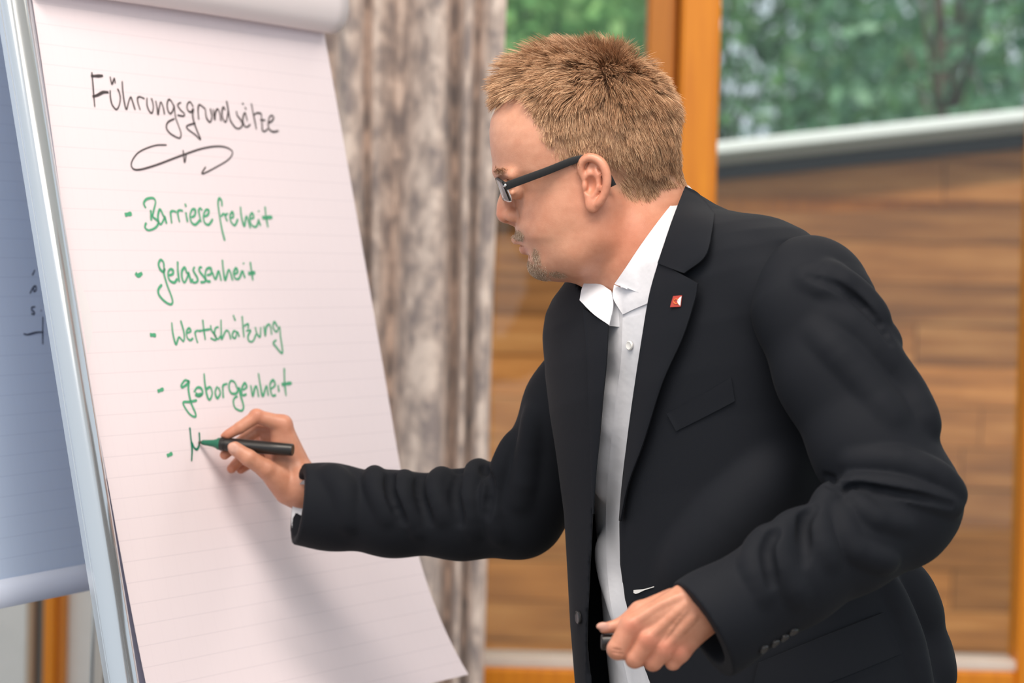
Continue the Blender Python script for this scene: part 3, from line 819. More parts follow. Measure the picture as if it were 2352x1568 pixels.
for sgn in (-1, 1):                                                    # ears
    w0 = 142
    R_ = lambda w: sgn*(w0 + w)
    hv.cap((1360, 395, sgn*118), (1362, 440, sgn*118), 30, 26, 14)
    hv.ell((1366, 418, R_(10)), (27, 58, 12), 4, rot=8)
    rim = [(1347, 422, R_(8), 6), (1334, 392, R_(10), 7), (1338, 370, R_(14), 8), (1357, 361, R_(20), 9), (1380, 372, R_(26), 9.5), (1392, 395, R_(30), 9.5), (1394, 420, R_(30), 9), (1388, 447, R_(26), 8.5), (1375, 468, R_(20), 9)]
    Cc = crspline([r[:3] for r in rim], 40); rads = np.interp(np.linspace(0, 8, 40), range(9), [r[3] for r in rim])
    hv.chain([(*c, r) for c, r in zip(Cc, rads)], 4)
    hv.ell((1361, 470, R_(14)), (17, 19, 9), 7)                       # lobe
    hv.chain([(1362, 382, R_(16), 6), (1374, 402, R_(19), 7), (1374, 430, R_(19), 7.5), (1364, 450, R_(17), 6)], 5)
    hv.ell((1354, 425, R_(22)), (14, 22, 17), 5, '-', rot=10)          # concha
    hv.ell((1357, 385, R_(27)), (10, 11, 12), 5, '-', rot=30)
    hv.ell((1343, 427, R_(10)), (7, 12, 8), 4)                        # tragus
HV, HQ = hv.mesh(1)

HAIR = [(1090, 40), (1090, 236), (1128, 232), (1170, 218), (1216, 214), (1226, 240), (1232, 275), (1243, 312), (1268, 345), (1300, 374), (1320, 378), (1335, 360), (1365, 350), (1402, 388), (1412, 432), (1440, 455), (1485, 458), (1530, 430), (1640, 396), (1640, 40)]
def blob(P, c, r, p=2.0):
    q = ((P - np.array(c))/np.array(r)); q[:, 2] = (np.abs(P[:, 2]) - abs(c[2]))/r[2]
    return np.exp(-np.sum(q*q, 1)*p*0.5)
def mixc(C, c, f):
    return C*(1 - f[:, None]) + np.array(c)*f[:, None]
SK = np.array((0.575, 0.285, 0.185))
hc = np.tile(SK, (len(HV), 1))
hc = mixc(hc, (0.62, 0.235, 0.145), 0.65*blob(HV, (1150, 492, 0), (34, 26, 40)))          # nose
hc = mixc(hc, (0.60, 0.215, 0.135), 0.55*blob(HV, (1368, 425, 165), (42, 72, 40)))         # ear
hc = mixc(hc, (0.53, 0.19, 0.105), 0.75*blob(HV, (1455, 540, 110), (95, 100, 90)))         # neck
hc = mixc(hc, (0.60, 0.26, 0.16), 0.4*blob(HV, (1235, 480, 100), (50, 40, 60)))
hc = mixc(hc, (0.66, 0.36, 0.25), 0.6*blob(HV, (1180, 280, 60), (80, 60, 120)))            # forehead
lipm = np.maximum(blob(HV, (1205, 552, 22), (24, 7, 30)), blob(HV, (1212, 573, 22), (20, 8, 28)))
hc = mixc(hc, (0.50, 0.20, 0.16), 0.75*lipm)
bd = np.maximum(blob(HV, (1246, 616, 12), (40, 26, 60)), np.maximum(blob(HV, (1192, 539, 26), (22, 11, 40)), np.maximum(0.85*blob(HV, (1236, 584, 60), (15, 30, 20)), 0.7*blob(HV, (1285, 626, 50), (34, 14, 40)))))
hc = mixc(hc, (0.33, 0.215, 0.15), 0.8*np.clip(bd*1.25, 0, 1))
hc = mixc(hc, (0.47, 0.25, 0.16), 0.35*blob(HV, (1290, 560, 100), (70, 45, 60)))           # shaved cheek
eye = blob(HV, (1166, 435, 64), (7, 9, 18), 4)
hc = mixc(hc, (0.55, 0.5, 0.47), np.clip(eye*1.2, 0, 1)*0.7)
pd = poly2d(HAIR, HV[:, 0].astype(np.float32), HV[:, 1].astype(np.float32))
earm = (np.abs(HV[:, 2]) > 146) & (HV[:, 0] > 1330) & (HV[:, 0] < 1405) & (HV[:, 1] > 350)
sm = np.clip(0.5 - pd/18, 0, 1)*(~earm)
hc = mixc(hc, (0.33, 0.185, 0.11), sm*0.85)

# ------------------------------------------------------------------ hands
tip = ch.at(456, 1015)
DR = project(tip)[2] - 0.004            # distance of the marker tip on the page
rv = Vol((480, 915, -200), (800, 1215, 90), 2.0)
idx = [(650, 974, -8, 20), (590, 956, 8, 16), (551, 982, 14, 14), (523, 998, 14, 11.5)]
mid = [(650, 985, -48, 18), (590, 986, -42, 15.5), (546, 1020, -24, 13.5), (516, 1044, -4, 11.5)]
rng = [(650, 1006, -86, 17), (600, 1012, -84, 15), (558, 1048, -70, 13), (532, 1076, -50, 11)]
pin = [(650, 1030, -118, 15), (612, 1040, -116, 13), (578, 1062, -102, 11.5), (553, 1078, -84, 10)]
for f in (idx, mid, rng, pin): rv.chain(f, 3)
for (p, r1, q, r2) in ((idx[0], 19, (686, 1098, -22), 34), (mid[0], 19, (690, 1108, -44), 36), (rng[0], 18, (692, 1120, -62), 34), (pin[0], 16, (692, 1132, -72), 30)):
    rv.cap(p[:3], q, r1, r2, 14)
rv.cap((658, 1000, -25), (684, 1065, -30), 20, 26, 12); rv.cap((622, 1010, -62), (650, 1075, -48), 26, 30, 10)
rv.cap((692, 1119, -14), (790, 1136, -25), 53, 54, 20)                # wrist and forearm
rv.chain([(540, 1030, 48, 16.5), (571, 1051, 50, 18.5), (612, 1077, 34, 22), (664, 1122, -6, 38)], 7)   # thumb
rv.cap((640, 1000, -14), (646, 1075, -4), 18, 24, 16)                  # web
for q in (idx, mid, rng, pin): rv.ell((q[1][0]-1, q[1][1]-3, q[1][2]), (17, 15, 15), 5)
rv.ell((537, 1028, 61), (15, 12, 5), 2, rot=25)                      # thumb nail
rv.ell((514, 998, 14), (9, 5, 5), 2, rot=-35)
RVv, RQ = rv.mesh(1)
rc = np.tile(SK*np.array((0.98, 0.95, 0.95)), (len(RVv), 1))
def near(P, c, r): return np.exp(-np.sum(((P - np.array(c))/np.array(r))**2, 1))
rc = mixc(rc, (0.68, 0.42, 0.34), 0.9*np.clip(1.6*near(RVv, (536, 1028, 64), (13, 11, 8)), 0, 1))
for q in (idx[1], idx[3], mid[3], rng[3], pin[3], idx[0]): rc = mixc(rc, (0.58, 0.205, 0.13), 0.5*near(RVv, q[:3], (24, 24, 24)))
rc = mixc(rc, (0.50, 0.22, 0.135), 0.5*near(RVv, (680, 1110, 0), (40, 80, 80)))

DL = 2.36
lv = Vol((1355, 1290, -150), (1760, 1568, 110), 2.0)
li = [(1450, 1438, 22, 27), (1419, 1490, 22, 25.5), (1436, 1496, -26, 20), (1462, 1480, -40, 16)]
lm = [(1489, 1470, 26, 26), (1458, 1512, 20, 23), (1470, 1512, -28, 19), (1490, 1494, -42, 16)]
lr = [(1527, 1489, 20, 25), (1500, 1520, 10, 21.5), (1508, 1516, -34, 18), (1522, 1498, -46, 15)]
lp = [(1562, 1496, 6, 23), (1546, 1520, -4, 19), (1548, 1514, -40, 16), (1556, 1498, -50, 14)]
for f in (li, lm, lr, lp): lv.chain(f, 2.5)
for (p, r1, q, r2) in ((li[0], 27, (1570, 1388, 8), 44), (lm[0], 26, (1582, 1400, 8), 46), (lr[0], 26, (1592, 1414, 4), 44), (lp[0], 24, (1602, 1434, -4), 38)):
    lv.cap((p[0], p[1], p[2]-2), q, r1, r2, 12)
lv.cap((1590, 1404, 0), (1740, 1338, -8), 62, 62, 22, sq=(1, 1, 1.25))
lv.chain([(1545, 1392, -22, 42), (1472, 1408, -26, 28), (1424, 1437, -14, 17), (1388, 1442, -6, 12.5)], 9)      # thumb
lv.ell((1384, 1437, 3), (15, 9, 5), 2, rot=-8)
for q in (li, lm, lr, lp): lv.ell((q[0][0], q[0][1], q[0][2] + 8), (19, 19, 19), 9)
for pts in ([(1492, 1462), (1535, 1425), (1575, 1390)], [(1455, 1430), (1510, 1395), (1560, 1372)], [(1530, 1482), (1565, 1445), (1595, 1415)]): lv.ridge(pts, 8, 1.6, 9)
for pts in ([(1517, 1484), (1535, 1455), (1552, 1430), (1580, 1398)],): lv.ridge(pts, 4.0, 1.5, 4)
for pts in ([(1408, 1498), (1430, 1502)], [(1408, 1490), (1428, 1494)]): lv.groove(pts, 3, 1.2, 2)
LVv, LQ = lv.mesh(1)
lc = np.tile(SK*np.array((1.02, 0.98, 0.98)), (len(LVv), 1))
for q in (li, lm, lr, lp):
    lc = mixc(lc, (0.62, 0.20, 0.13), 0.5*near(LVv, (q[0][0], q[0][1], q[0][2]+25), (30, 24, 40)))
    lc = mixc(lc, (0.58, 0.22, 0.14), 0.35*near(LVv, q[1][:3], (30, 30, 40)))
lc = mixc(lc, (0.70, 0.44, 0.38), 0.8*np.clip(1.5*near(LVv, (1386, 1438, 6), (14, 9, 10)), 0, 1))

# hidden trunk and limbs under the clothes, so that the figure is one body down to the ankles
DT = 2.72
def wd(depth, D=DT): return (DT - depth)*FPX/DT
LA = [(1850, 660, 2.56), (2070, 1150, 2.46), (1600, 1404, 2.36)]                 # left shoulder, elbow, wrist: pixel and distance
RA = [(1345, 830, 2.82), (1195, 1185, 2.90), (700, 1118, DR + 0.02)]
HIP = [(1700, 1620, wd(2.66)), (1760, 1620, wd(2.80))]
FT = 3440
bv = Vol((620, 560, -560), (2240, FT + 20, 800), 15.0)
bv.cap((1545, 720, 40), (1600, 800, 0), 100, 150, 60); bv.cap((1600, 820, 0), (1720, 1500, 0), 175, 165, 60)
for S in (LA, RA):
    P = [(u, v, wd(d_)) for u, v, d_ in S]
    bv.cap((1590, 790, 10), P[0], 110, 80, 50); bv.cap(P[0], P[1], 62, 50, 20); bv.cap(P[1], P[2], 48, 42, 20)
ANK = []
for i, hp in enumerate(HIP):
    kn = (hp[0] - 25, 2450, hp[2]*1.25); an = (hp[0] + 10, FT - 130, hp[2]*1.3)
    ANK.append(an)
    bv.cap((1725, 1480, 0), hp, 150, 140, 60); bv.cap(hp, kn, 130, 85, 30); bv.cap(kn, an, 82, 60, 30)
BV, BQ = bv.mesh(1)
bc = np.tile(SK, (len(BV), 1))

parts = [(Wn(BV, DT), BQ, bc), (Wn(HV, DH), HQ, hc), (Wn(RVv, DR), RQ, rc), (Wn(LVv, DL), LQ, lc)]
Vs, Qs, Cs, n0 = [], [], [], 0
for v_, q_, c_ in parts:
    Vs.append(v_); Qs.append(q_ + n0); Cs.append(c_); n0 += len(v_)
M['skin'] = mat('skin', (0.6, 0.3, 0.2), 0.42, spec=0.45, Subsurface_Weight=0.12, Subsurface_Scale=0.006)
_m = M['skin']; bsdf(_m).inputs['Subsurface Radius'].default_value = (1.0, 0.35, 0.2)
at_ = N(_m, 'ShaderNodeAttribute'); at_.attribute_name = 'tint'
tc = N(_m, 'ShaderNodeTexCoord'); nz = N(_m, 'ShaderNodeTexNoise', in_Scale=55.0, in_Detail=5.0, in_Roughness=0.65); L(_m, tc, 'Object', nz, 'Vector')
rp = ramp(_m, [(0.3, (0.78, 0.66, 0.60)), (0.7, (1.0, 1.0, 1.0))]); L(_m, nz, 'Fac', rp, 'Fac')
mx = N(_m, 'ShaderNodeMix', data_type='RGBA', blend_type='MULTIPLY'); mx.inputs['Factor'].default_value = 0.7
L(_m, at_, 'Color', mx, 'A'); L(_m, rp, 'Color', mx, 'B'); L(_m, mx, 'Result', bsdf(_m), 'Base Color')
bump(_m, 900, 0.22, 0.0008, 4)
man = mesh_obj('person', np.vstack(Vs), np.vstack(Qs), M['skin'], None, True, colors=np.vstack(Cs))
tag(man, 'person in dark suit, white open shirt and glasses writing on a flipchart', 'person')

# ------------------------------------------------------------------ clothes
M['suit'] = mat('dark_suit_wool', (0.0085, 0.010, 0.0140), 0.78, spec=0.16, Sheen_Weight=0.015, Sheen_Roughness=0.35)
bump(M['suit'], 1400, 0.25, 0.0004, 2, stretch=(1, 1, 0.35))
M['lining'] = mat('black_lining', (0.006, 0.005, 0.006), 0.6)
M['shirt'] = mat('white_cotton', (0.65, 0.655, 0.70), 0.85)
bump(M['shirt'], 30, 0.35, 0.006, 3)
M['button_dark'] = mat('dark_button', (0.02, 0.02, 0.022), 0.25)
M['button_pearl'] = mat('pearl_button', (0.75, 0.74, 0.72), 0.25)

PSI = math.radians(38)
FD = (-math.cos(PSI), math.sin(PSI)); LD = (math.sin(PSI), math.cos(PSI))
#        v'    cu    cw    A    B
JT = [(455, 1535, 85, 60, 70), (490, 1535, 85, 105, 110), (515, 1538, 85, 150, 128), (545, 1545, 84, 230, 150), (580, 1552, 82, 315, 172), (615, 1562, 80, 380, 190), (650, 1572, 76, 415, 205), (700, 1582, 70, 425, 228), (800, 1602, 55, 425, 262),
      (900, 1622, 38, 415, 288), (1000, 1640, 22, 405, 302), (1150, 1664, 4, 400, 316), (1300, 1690, -12, 415, 335), (1430, 1712, -22, 430, 350), (1568, 1738, -30, 448, 362), (1700, 1755, -34, 455, 366), (1800, 1765, -34, 455, 366)]
def torso_field(U, V, Wd, tab, dA=0.0, dB=0.0, p=2.35):
    tilt = np.interp(V, [600, 1100, 1500], [0.236, 0.12, 0.0]).astype(np.float32)
    cu0, cw0 = lerp_tab([(r[0], r[1], r[2]) for r in tab], V)
    l0 = (U - cu0)*LD[0] + (Wd - cw0)*LD[1]
    vp = V + tilt*l0
    cu, cw, A, B = lerp_tab(tab, vp)
    du, dw = U - cu, Wd - cw
    l = du*LD[0] + dw*LD[1]; f = du*FD[0] + dw*FD[1]
    A = np.maximum(A + dA, 8); B = np.maximum(B + dB, 8)
    rho = ((np.abs(l)/A)**p + (np.abs(f)/B)**p)**(1/p)
    r = np.sqrt(l*l + f*f)
    d = np.where(rho > 1e-3, r*(1 - 1/np.maximum(rho, 1e-3)), -60.0)
    d = np.maximum(d, (455 - vp)*0.9)
    return d.astype(np.float32)

OPEN = [(1600, 395), (1572, 430), (1545, 500), (1512, 600), (1490, 680), (1470, 800), (1452, 920), (1440, 1010), (1428, 1110), (1422, 1200), (1424, 1300), (1436, 1380), (1455, 1450), (1475, 1520), (1497, 1580), (1540, 1700), (1560, 1840),
        (1345, 1840), (1348, 1568), (1352, 1400), (1357, 1300), (1362, 1200), (1369, 1100), (1377, 1000), (1385, 900), (1391, 820), (1394, 745), (1360, 690), (1330, 660), (1300, 600), (1400, 395)]
def torso_vol(lo, hi, step, tab, dA, dB):
    v = Vol(lo, hi, step)
    U = v.ax[0][:, None, None]; V = v.ax[1][None, :, None]; Wd = v.ax[2][None, None, :]
    v.F = torso_field(U + 0*V + 0*Wd, V + 0*U + 0*Wd, Wd + 0*U + 0*V, tab, dA, dB)
    G = np.gradient(v.F, step)
    v.F /= np.maximum(1.0, np.sqrt(G[0]**2 + G[1]**2 + G[2]**2))
    return v, U, V, Wd

jv, U, V, Wd = torso_vol((1220, 400, -520), (2240, 1760, 560), 6.0, JT, 0, 0)
jv.cap((1790, 665, 370), (1740, 610, 290), 92, 90, 60)               # left shoulder head
jv.cap((1345, 800, -215), (1370, 760, -140), 80, 90, 60)            # right shoulder head
for pts, r, h in (([(1600, 1320), (1690, 1200), (1780, 1090)], 60, 3), ([(2080, 1330), (2120, 1440), (2150, 1560)], 40, 4), ([(2030, 1340), (2085, 1470), (2110, 1600)], 28, 7)):
    jv.ridge(pts, r, h, r)
solid = jv.F.copy()
jacket_solid = Vol((0, 0, 0), (1, 1, 1), 1.0); jacket_solid.__dict__.update(jv.__dict__); jacket_solid.F = solid
shell = np.maximum(solid, -(solid + 13.0))
op = poly2d(OPEN, U[:, :, 0], V[:, :, 0])[:, :, None]
wcut = np.interp(V, [400, 640, 1000, 1568], [-400, -120, 0, 20]).astype(np.float32)
op = np.maximum(op, wcut - Wd)
jv.F = -smin(-shell, op.astype(np.float32), 4.0)
jv.F = np.maximum(jv.F, V - 1735 + 0*U)
JV, JQ = jv.mesh(1)
jacket = mesh_obj('jacket', Wn(JV, DT), JQ, M['suit'], man)

# sleeves
def sleeve(name, D, lo, hi, pts, step, folds=(), grooves=(), mouth=None, sq=(1, 1, 1), seam=None):
    v = Vol(lo, hi, step)
    v.chain(pts, 40, sq=sq)
    for p, r, h in folds: v.ridge(p, r, h*1.2, r*1.2)
    for p, r, h in grooves: v.groove(p, r, h*1.0, r)
    if mouth:                                              # cut the cuff square and hollow it
        (c, ax_, r0) = mouth
        ax_ = np.array(ax_, float); ax_ /= np.linalg.norm(ax_)
        c = np.array(c, float)
        v.cap(c + ax_*60, c - ax_*70, r0, r0*0.72, 4, '-', sq=sq)
        g = (v.ax[0][:, None, None] - c[0])*ax_[0] + (v.ax[1][None, :, None] - c[1])*ax_[1] + (v.ax[2][None, None, :] - c[2])*ax_[2]
        near_ = np.sqrt((v.ax[0][:, None, None] - c[0])**2 + (v.ax[1][None, :, None] - c[1])**2 + (v.ax[2][None, None, :] - c[2])**2) < 330
        v.F = np.where(near_, -smin(-v.F, (-g).astype(np.float32), 3), v.F).astype(np.float32)
    vv, q = v.mesh(1)
    return mesh_obj(name, Wn(vv, D), q, M['suit'], jacket), v

DSL = 2.46
def ws(depth, D): return (D - depth)*FPX/D
LP = [(1858, 668, ws(2.522, DSL), 126), (1866, 700, ws(2.515, DSL), 138), (1925, 850, ws(2.50, DSL), 141), (2005, 1020, ws(2.48, DSL), 138), (2080, 1150, ws(2.46, DSL), 126), (2060, 1180, ws(2.45, DSL), 122),
      (1960, 1240, ws(2.42, DSL), 116), (1820, 1320, ws(2.39, DSL), 116), (1640, 1430, ws(2.365, DSL), 118), (1500, 1515, ws(2.35, DSL), 118)]
lfold = [([(1850, 640), (1930, 680), (2000, 740), (2045, 790)], 22, 9), ([(1900, 620), (1970, 670), (2020, 730)], 20, 7), ([(1905, 720), (1990, 770), (2080, 880), (2130, 980)], 26, 9), ([(1880, 760), (1960, 850), (2050, 960)], 26, 5),
         ([(1960, 1060), (2060, 1060), (2150, 1090), (2195, 1140)], 22, 9), ([(1950, 1110), (2050, 1120), (2130, 1145), (2190, 1165)], 18, 10),
         ([(1935, 1130), (1900, 1150), (1880, 1210), (1900, 1290)], 22, 12), ([(1850, 1190), (1800, 1220), (1790, 1290), (1830, 1370)], 22, 12), ([(1960, 1150), (2010, 1190), (2080, 1210)], 18, 7), ([(1760, 1230), (1730, 1290), (1750, 1370)], 22, 7),
         ([(1930, 1180), (1960, 1260), (2040, 1290)], 20, 7)]
lgro = [([(1858, 632), (1930, 662), (2000, 722), (2048, 784)], 9, 8), ([(1895, 1095), (1945, 1113), (2020, 1126), (2110, 1142), (2188, 1160)], 9, 13), ([(1900, 1110), (1930, 1125), (1965, 1120)], 7, 9), ([(1868, 1160), (1846, 1200), (1850, 1290)], 12, 9),
        ([(1780, 1215), (1762, 1260), (1775, 1340)], 12, 7)]
lsl, lsv = sleeve('sleeve', DSL, (1540, 470, -400), (2300, 1640, 430), LP, 4.5, lfold, lgro, ((1612, 1447, ws(2.365, DSL)), (-0.82, 0.5, 0.26), 104), sq=(1, 1, 1.08))
DSR = 2.92
RP = [(1372, 800, ws(2.80, DSR), 92), (1310, 930, ws(2.83, DSR), 100), (1235, 1100, ws(2.88, DSR), 100), (1190, 1172, ws(2.90, DSR), 104), (1060, 1182, ws(2.915, DSR), 97), (900, 1180, ws(2.93, DSR), 92), (760, 1164, ws(2.945, DSR), 92), (600, 1150, ws(2.955, DSR), 94)]
rfold = [([(1115, 1060), (1090, 1090), (1080, 1150), (1090, 1220)], 18, 9), ([(1180, 1010), (1150, 1080), (1130, 1150), (1150, 1230)], 18, 8), ([(1015, 1090), (1000, 1120), (1020, 1190)], 16, 8), ([(930, 1096), (925, 1140), (960, 1220)], 16, 9), ([(860, 1086), (862, 1120), (890, 1190)], 16, 9), ([(1230, 950), (1215, 1050), (1200, 1150)], 20, 8), ([(760, 1090), (790, 1130), (800, 1200)], 20, 5)]
rgro = [([(897, 1092), (898, 1130), (925, 1200)], 10, 10), ([(968, 1090), (965, 1130), (985, 1200)], 10, 8), ([(1055, 1080), (1045, 1130), (1055, 1200)], 11, 8), ([(1112, 1075), (1125, 1120), (1115, 1190)], 10, 10)]
rsl, rsv = sleeve('sleeve', DSR, (640, 660, -360), (1480, 1310, 420), RP, 4.5, rfold, rgro, ((684, 1160, ws(2.95, DSR)), (-1, -0.13, 0.16), 84), sq=(1, 1, 1.1))

# shirt: body, collar leaves, cuff
ST = [(r[0], r[1] + 4, r[2], r[3]*(0.6 if r[0] < 600 else 0.75 if r[0] < 640 else 0.86), r[4]*(0.7 if r[0] < 600 else 0.88 if r[0] < 900 else 0.84 if r[0] < 1150 else 0.78)) for r in JT]
sv, U, V, Wd = torso_vol((1220, 560, -420), (2150, 1800, 460), 7.0, ST, 0, 0)
for pts, r, h in (([(1415, 900), (1405, 1000), (1395, 1120)], 26, 4), ([(1400, 1250), (1415, 1330), (1445, 1430)], 26, 4)): sv.ridge(pts, r, h, r)
SV, SQ = sv.mesh(1)
shirt = mesh_obj('shirt', Wn(SV, DT), SQ, M['shirt'], man)

def bvh(vv, q): return BVHTree.FromPolygons([tuple(p) for p in vv], [tuple(int(i) for i in f) for f in q])
jacket_solid.F = np.maximum(jacket_solid.F, jacket_solid.ax[1][None, :, None] - 1735)
_v, _q = jacket_solid.mesh(1); J_B = bvh(Wn(_v, DT), _q)
S_B = bvh(Wn(SV, DT), SQ)
L_B = bvh(np.array([v.co[:] for v in lsl.data.vertices]), np.array([p.vertices[:] for p in lsl.data.polygons]))
def drape(rows, tree, off, smooth_fill=True):
    """pixel rows laid on a surface, standing off by off (metres, number or array); returns points"""
    nr, nc = len(rows), len(rows[0])
    D = np.full((nr, nc), np.nan); Nn = np.zeros((nr, nc, 3))
    for i in range(nr):
        for j in range(nc):
            dr = (W(rows[i][j][0], rows[i][j][1], 1) - CAM)
            h = tree.ray_cast(CAM, dr.normalized())
            if h[0] is not None:
                D[i, j] = (h[0] - CAM).dot(_f)
    for i in range(nr):                                    # fill misses from the nearest hit in the row, then in the column
        ok = np.nonzero(~np.isnan(D[i]))[0]
        if len(ok): D[i] = np.interp(np.arange(nc), ok, D[i][ok])
    for j in range(nc):
        ok = np.nonzero(~np.isnan(D[:, j]))[0]
        D[:, j] = np.interp(np.arange(nr), ok, D[ok, j])
    for _ in range(3):
        P = np.pad(D, 1, 'edge'); D = (P[1:-1, 1:-1]*2 + P[:-2, 1:-1] + P[2:, 1:-1] + P[1:-1, :-2] + P[1:-1, 2:])/6
    off = np.broadcast_to(np.asarray(off, float), (nr, nc))
    return [[W(rows[i][j][0], rows[i][j][1], D[i, j] - off[i, j]) for j in range(nc)] for i in range(nr)]
def sheet_obj(name, pts, thick, m, parent, smooth=True):
    A0 = np.array([[tuple(p) for p in r] for r in pts])
    nrm = np.cross(np.gradient(A0, axis=1), np.gradient(A0, axis=0)).sum((0, 1))
    if np.dot(nrm, np.array(CAM) - A0.mean((0, 1))) < 0: pts = list(pts)[::-1]
    b = MB(); b.grid([list(r) for r in pts], thick)
    o = b.build(name, m, parent, smooth)
    if smooth: autosmooth(o, 50)
    return o
def px_patch(ctrl, nu, nv):
    return patch([[tuple(p) for p in r] for r in ctrl], nu, nv)
def rows_between(inner, outer, nu, nv, mid=None):
    cols = [crspline(inner, nv)] + ([crspline(mid, nv)] if mid else []) + [crspline(outer, nv)]
    C = np.array(cols)
    return np.array([crspline(C[:, i], nu) for i in range(nv)])

# lapels and collar of the jacket
nv, nu = 60, 16
prof = 0.0035 + 0.0075*np.sin(np.linspace(0.15, 1, nu)*math.pi*0.62)[None, :]
gap = 0.004*np.linspace(0, 1, nu)[None, :]
lap = rows_between([(1512, 600), (1490, 680), (1470, 800), (1452, 920), (1440, 1010), (1428, 1110), (1421, 1195)],
                   [(1602, 651), (1595, 690), (1567, 776), (1521, 879), (1477, 1017), (1443, 1110), (1424, 1197)], nu, nv)
lp_o = sheet_obj('lapel', drape(lap, J_B, prof + gap), 0.0028, M['suit'], jacket)
col = rows_between([(1574, 427), (1560, 462), (1540, 515), (1510, 604)], [(1641, 487), (1635, 530), (1619, 588), (1571, 627)], nu, 40, mid=[(1605, 444), (1600, 492), (1584, 546), (1541, 616)])
sheet_obj('collar', drape(col, J_B, prof + 0.003), 0.003, M['suit'], jacket)
flap = rows_between([(1396, 748), (1392, 830), (1385, 905), (1377, 1005), (1369, 1100), (1364, 1180)], [(1338, 706), (1346, 790), (1350, 880), (1352, 980), (1356, 1090), (1360, 1180)], nu, nv)
sheet_obj('lapel', drape(flap, J_B, prof*0.7 + 0.002)[::-1], 0.0028, M['suit'], jacket)
# breast pocket welt, hip pocket flap, shoulder seam
wel = rows_between([(1531, 950), (1604, 908), (1678, 868)], [(1553, 990), (1621, 957), (1688, 921)], 24, 8)
wel = np.array([crspline([(1531 + 22*t, 950 + 40*t), (1606 + 15*t, 910 + 46*t), (1679 + 9*t, 867 + 54*t)], 28) for t in np.linspace(0, 1, 8)])
sheet_obj('breast_pocket', drape(wel, J_B, 0.0018), 0.0016, M['suit'], jacket)
flp = np.array([crspline([(1742 - 25*t, 1522 + 110*t), (1890 + 15*t, 1462 + 105*t), (2030 + 42*t, 1406 + 94*t)], 36) for t in np.linspace(0, 1, 14)])
sheet_obj('pocket_flap', drape(flp, J_B, 0.0045), 0.0025, M['suit'], jacket)
# buttons and buttonhole
def disc(name, u, v, tree, r, th, m, parent, off=0.0, ry=None, rot=0.0, n=20):
    dr = (W(u, v, 1) - CAM).normalized(); h = tree.ray_cast(CAM, dr)
    c, nn = h[0], h[1]
    if nn.dot(dr) > 0: nn = -nn
    a = nn.cross(Vector((0, 0, 1))).normalized(); b_ = nn.cross(a)
    if rot: a, b_ = a*math.cos(rot) + b_*math.sin(rot), b_*math.cos(rot) - a*math.sin(rot)
    ry = ry or r
    c = c + nn*off
    V_, F_ = [], []
    for zz, k in ((0, 1), (th*0.7, 1), (th, 0.86), (th*0.75, 0.62)):
        for i in range(n):
            t = 2*math.pi*i/n; V_.append(c + nn*zz + a*r*k*math.cos(t) + b_*ry*k*math.sin(t))
    for q in range(3):
        for i in range(n): F_.append((q*n+i, q*n+(i+1) % n, (q+1)*n+(i+1) % n, (q+1)*n+i))
    F_.append(tuple(range(3*n, 4*n)))
    mb = MB(); mb.add(V_, F_); return autosmooth(mb.build(name, m, parent))
for u, v in ((1752, 1489), (1778, 1475), (1800, 1462), (1821, 1448)): disc('button', u, v, L_B, 0.0052, 0.003, M['button_dark'], lsl)
disc('button', 1332, 1417, J_B, 0.0075, 0.003, M['button_dark'], jacket, off=0.001)
bh = np.array([crspline([(1455, 1355 + 6*t), (1462, 1354 + 9*t), (1480, 1352 + 3*t), (1502, 1346 + 2*t)], 14) for t in np.linspace(0, 1, 4)])
sheet_obj('buttonhole', drape(bh, J_B, 0.0022), 0.0008, M['button_pearl'], jacket)
# shirt placket, button, collar
plk = rows_between([(1430, 730), (1426, 830), (1414, 920), (1403, 1020), (1393, 1140), (1392, 1260), (1402, 1380), (1428, 1500), (1445, 1580)], [(1478, 720), (1468, 830), (1456, 920), (1446, 1020), (1436, 1140), (1430, 1260), (1442, 1380), (1470, 1500), (1490, 1580)], 8, 60)
sheet_obj('placket', drape(plk, S_B, 0.0016), 0.0012, M['shirt'], shirt)
for u, v in ((1450, 793),): disc('button', u, v, S_B, 0.0050, 0.0022, M['button_pearl'], shirt, off=0.0018)
leaf = px_patch([[(1574, 422, -70), (1568, 434, 5), (1546, 464, 68), (1510, 510, 120), (1470, 565, 142), (1436, 616, 132), (1411, 652, 108)],
                 [(1584, 428, -45), (1579, 452, 30), (1560, 500, 98), (1535, 555, 146), (1505, 608, 166), (1464, 643, 156), (1420, 655, 120)],
                 [(1594, 440, -20), (1592, 470, 52), (1577, 530, 122), (1556, 600, 168), (1528, 664, 184), (1490, 679, 176), (1432, 657, 134)]], 40, 16)
def px_sheet(name, P, D, thick, m, parent, keep=False):
    nr, nc = P.shape[:2]
    P = np.array(P)
    for i in range(nr):                                    # never sink into the shirt front
        for j in range(nc):
            h = S_B.ray_cast(CAM, (W(P[i, j, 0], P[i, j, 1], 1) - CAM).normalized())
            if h[0] is not None and not keep: P[i, j, 2] = max(P[i, j, 2], (D - (h[0] - CAM).dot(_f) + 0.003)*FPX/D)
    Q = Wn(P.reshape(-1, 3), D).reshape(nr, nc, 3)
    return sheet_obj(name, [[Vector(p) for p in r] for r in Q], thick, m, parent)
px_sheet('collar', leaf, DH, 0.0016, M['shirt'], shirt)
stand = px_patch([[(1410, 654, 98), (1448, 660, 116), (1492, 674, 140)], [(1408, 684, 104), (1442, 690, 124), (1490, 690, 144)], [(1430, 722, 124), (1455, 710, 136), (1488, 696, 148)]], 20, 12)
px_sheet('collar_stand', stand, DH, 0.0016, M['shirt'], shirt)
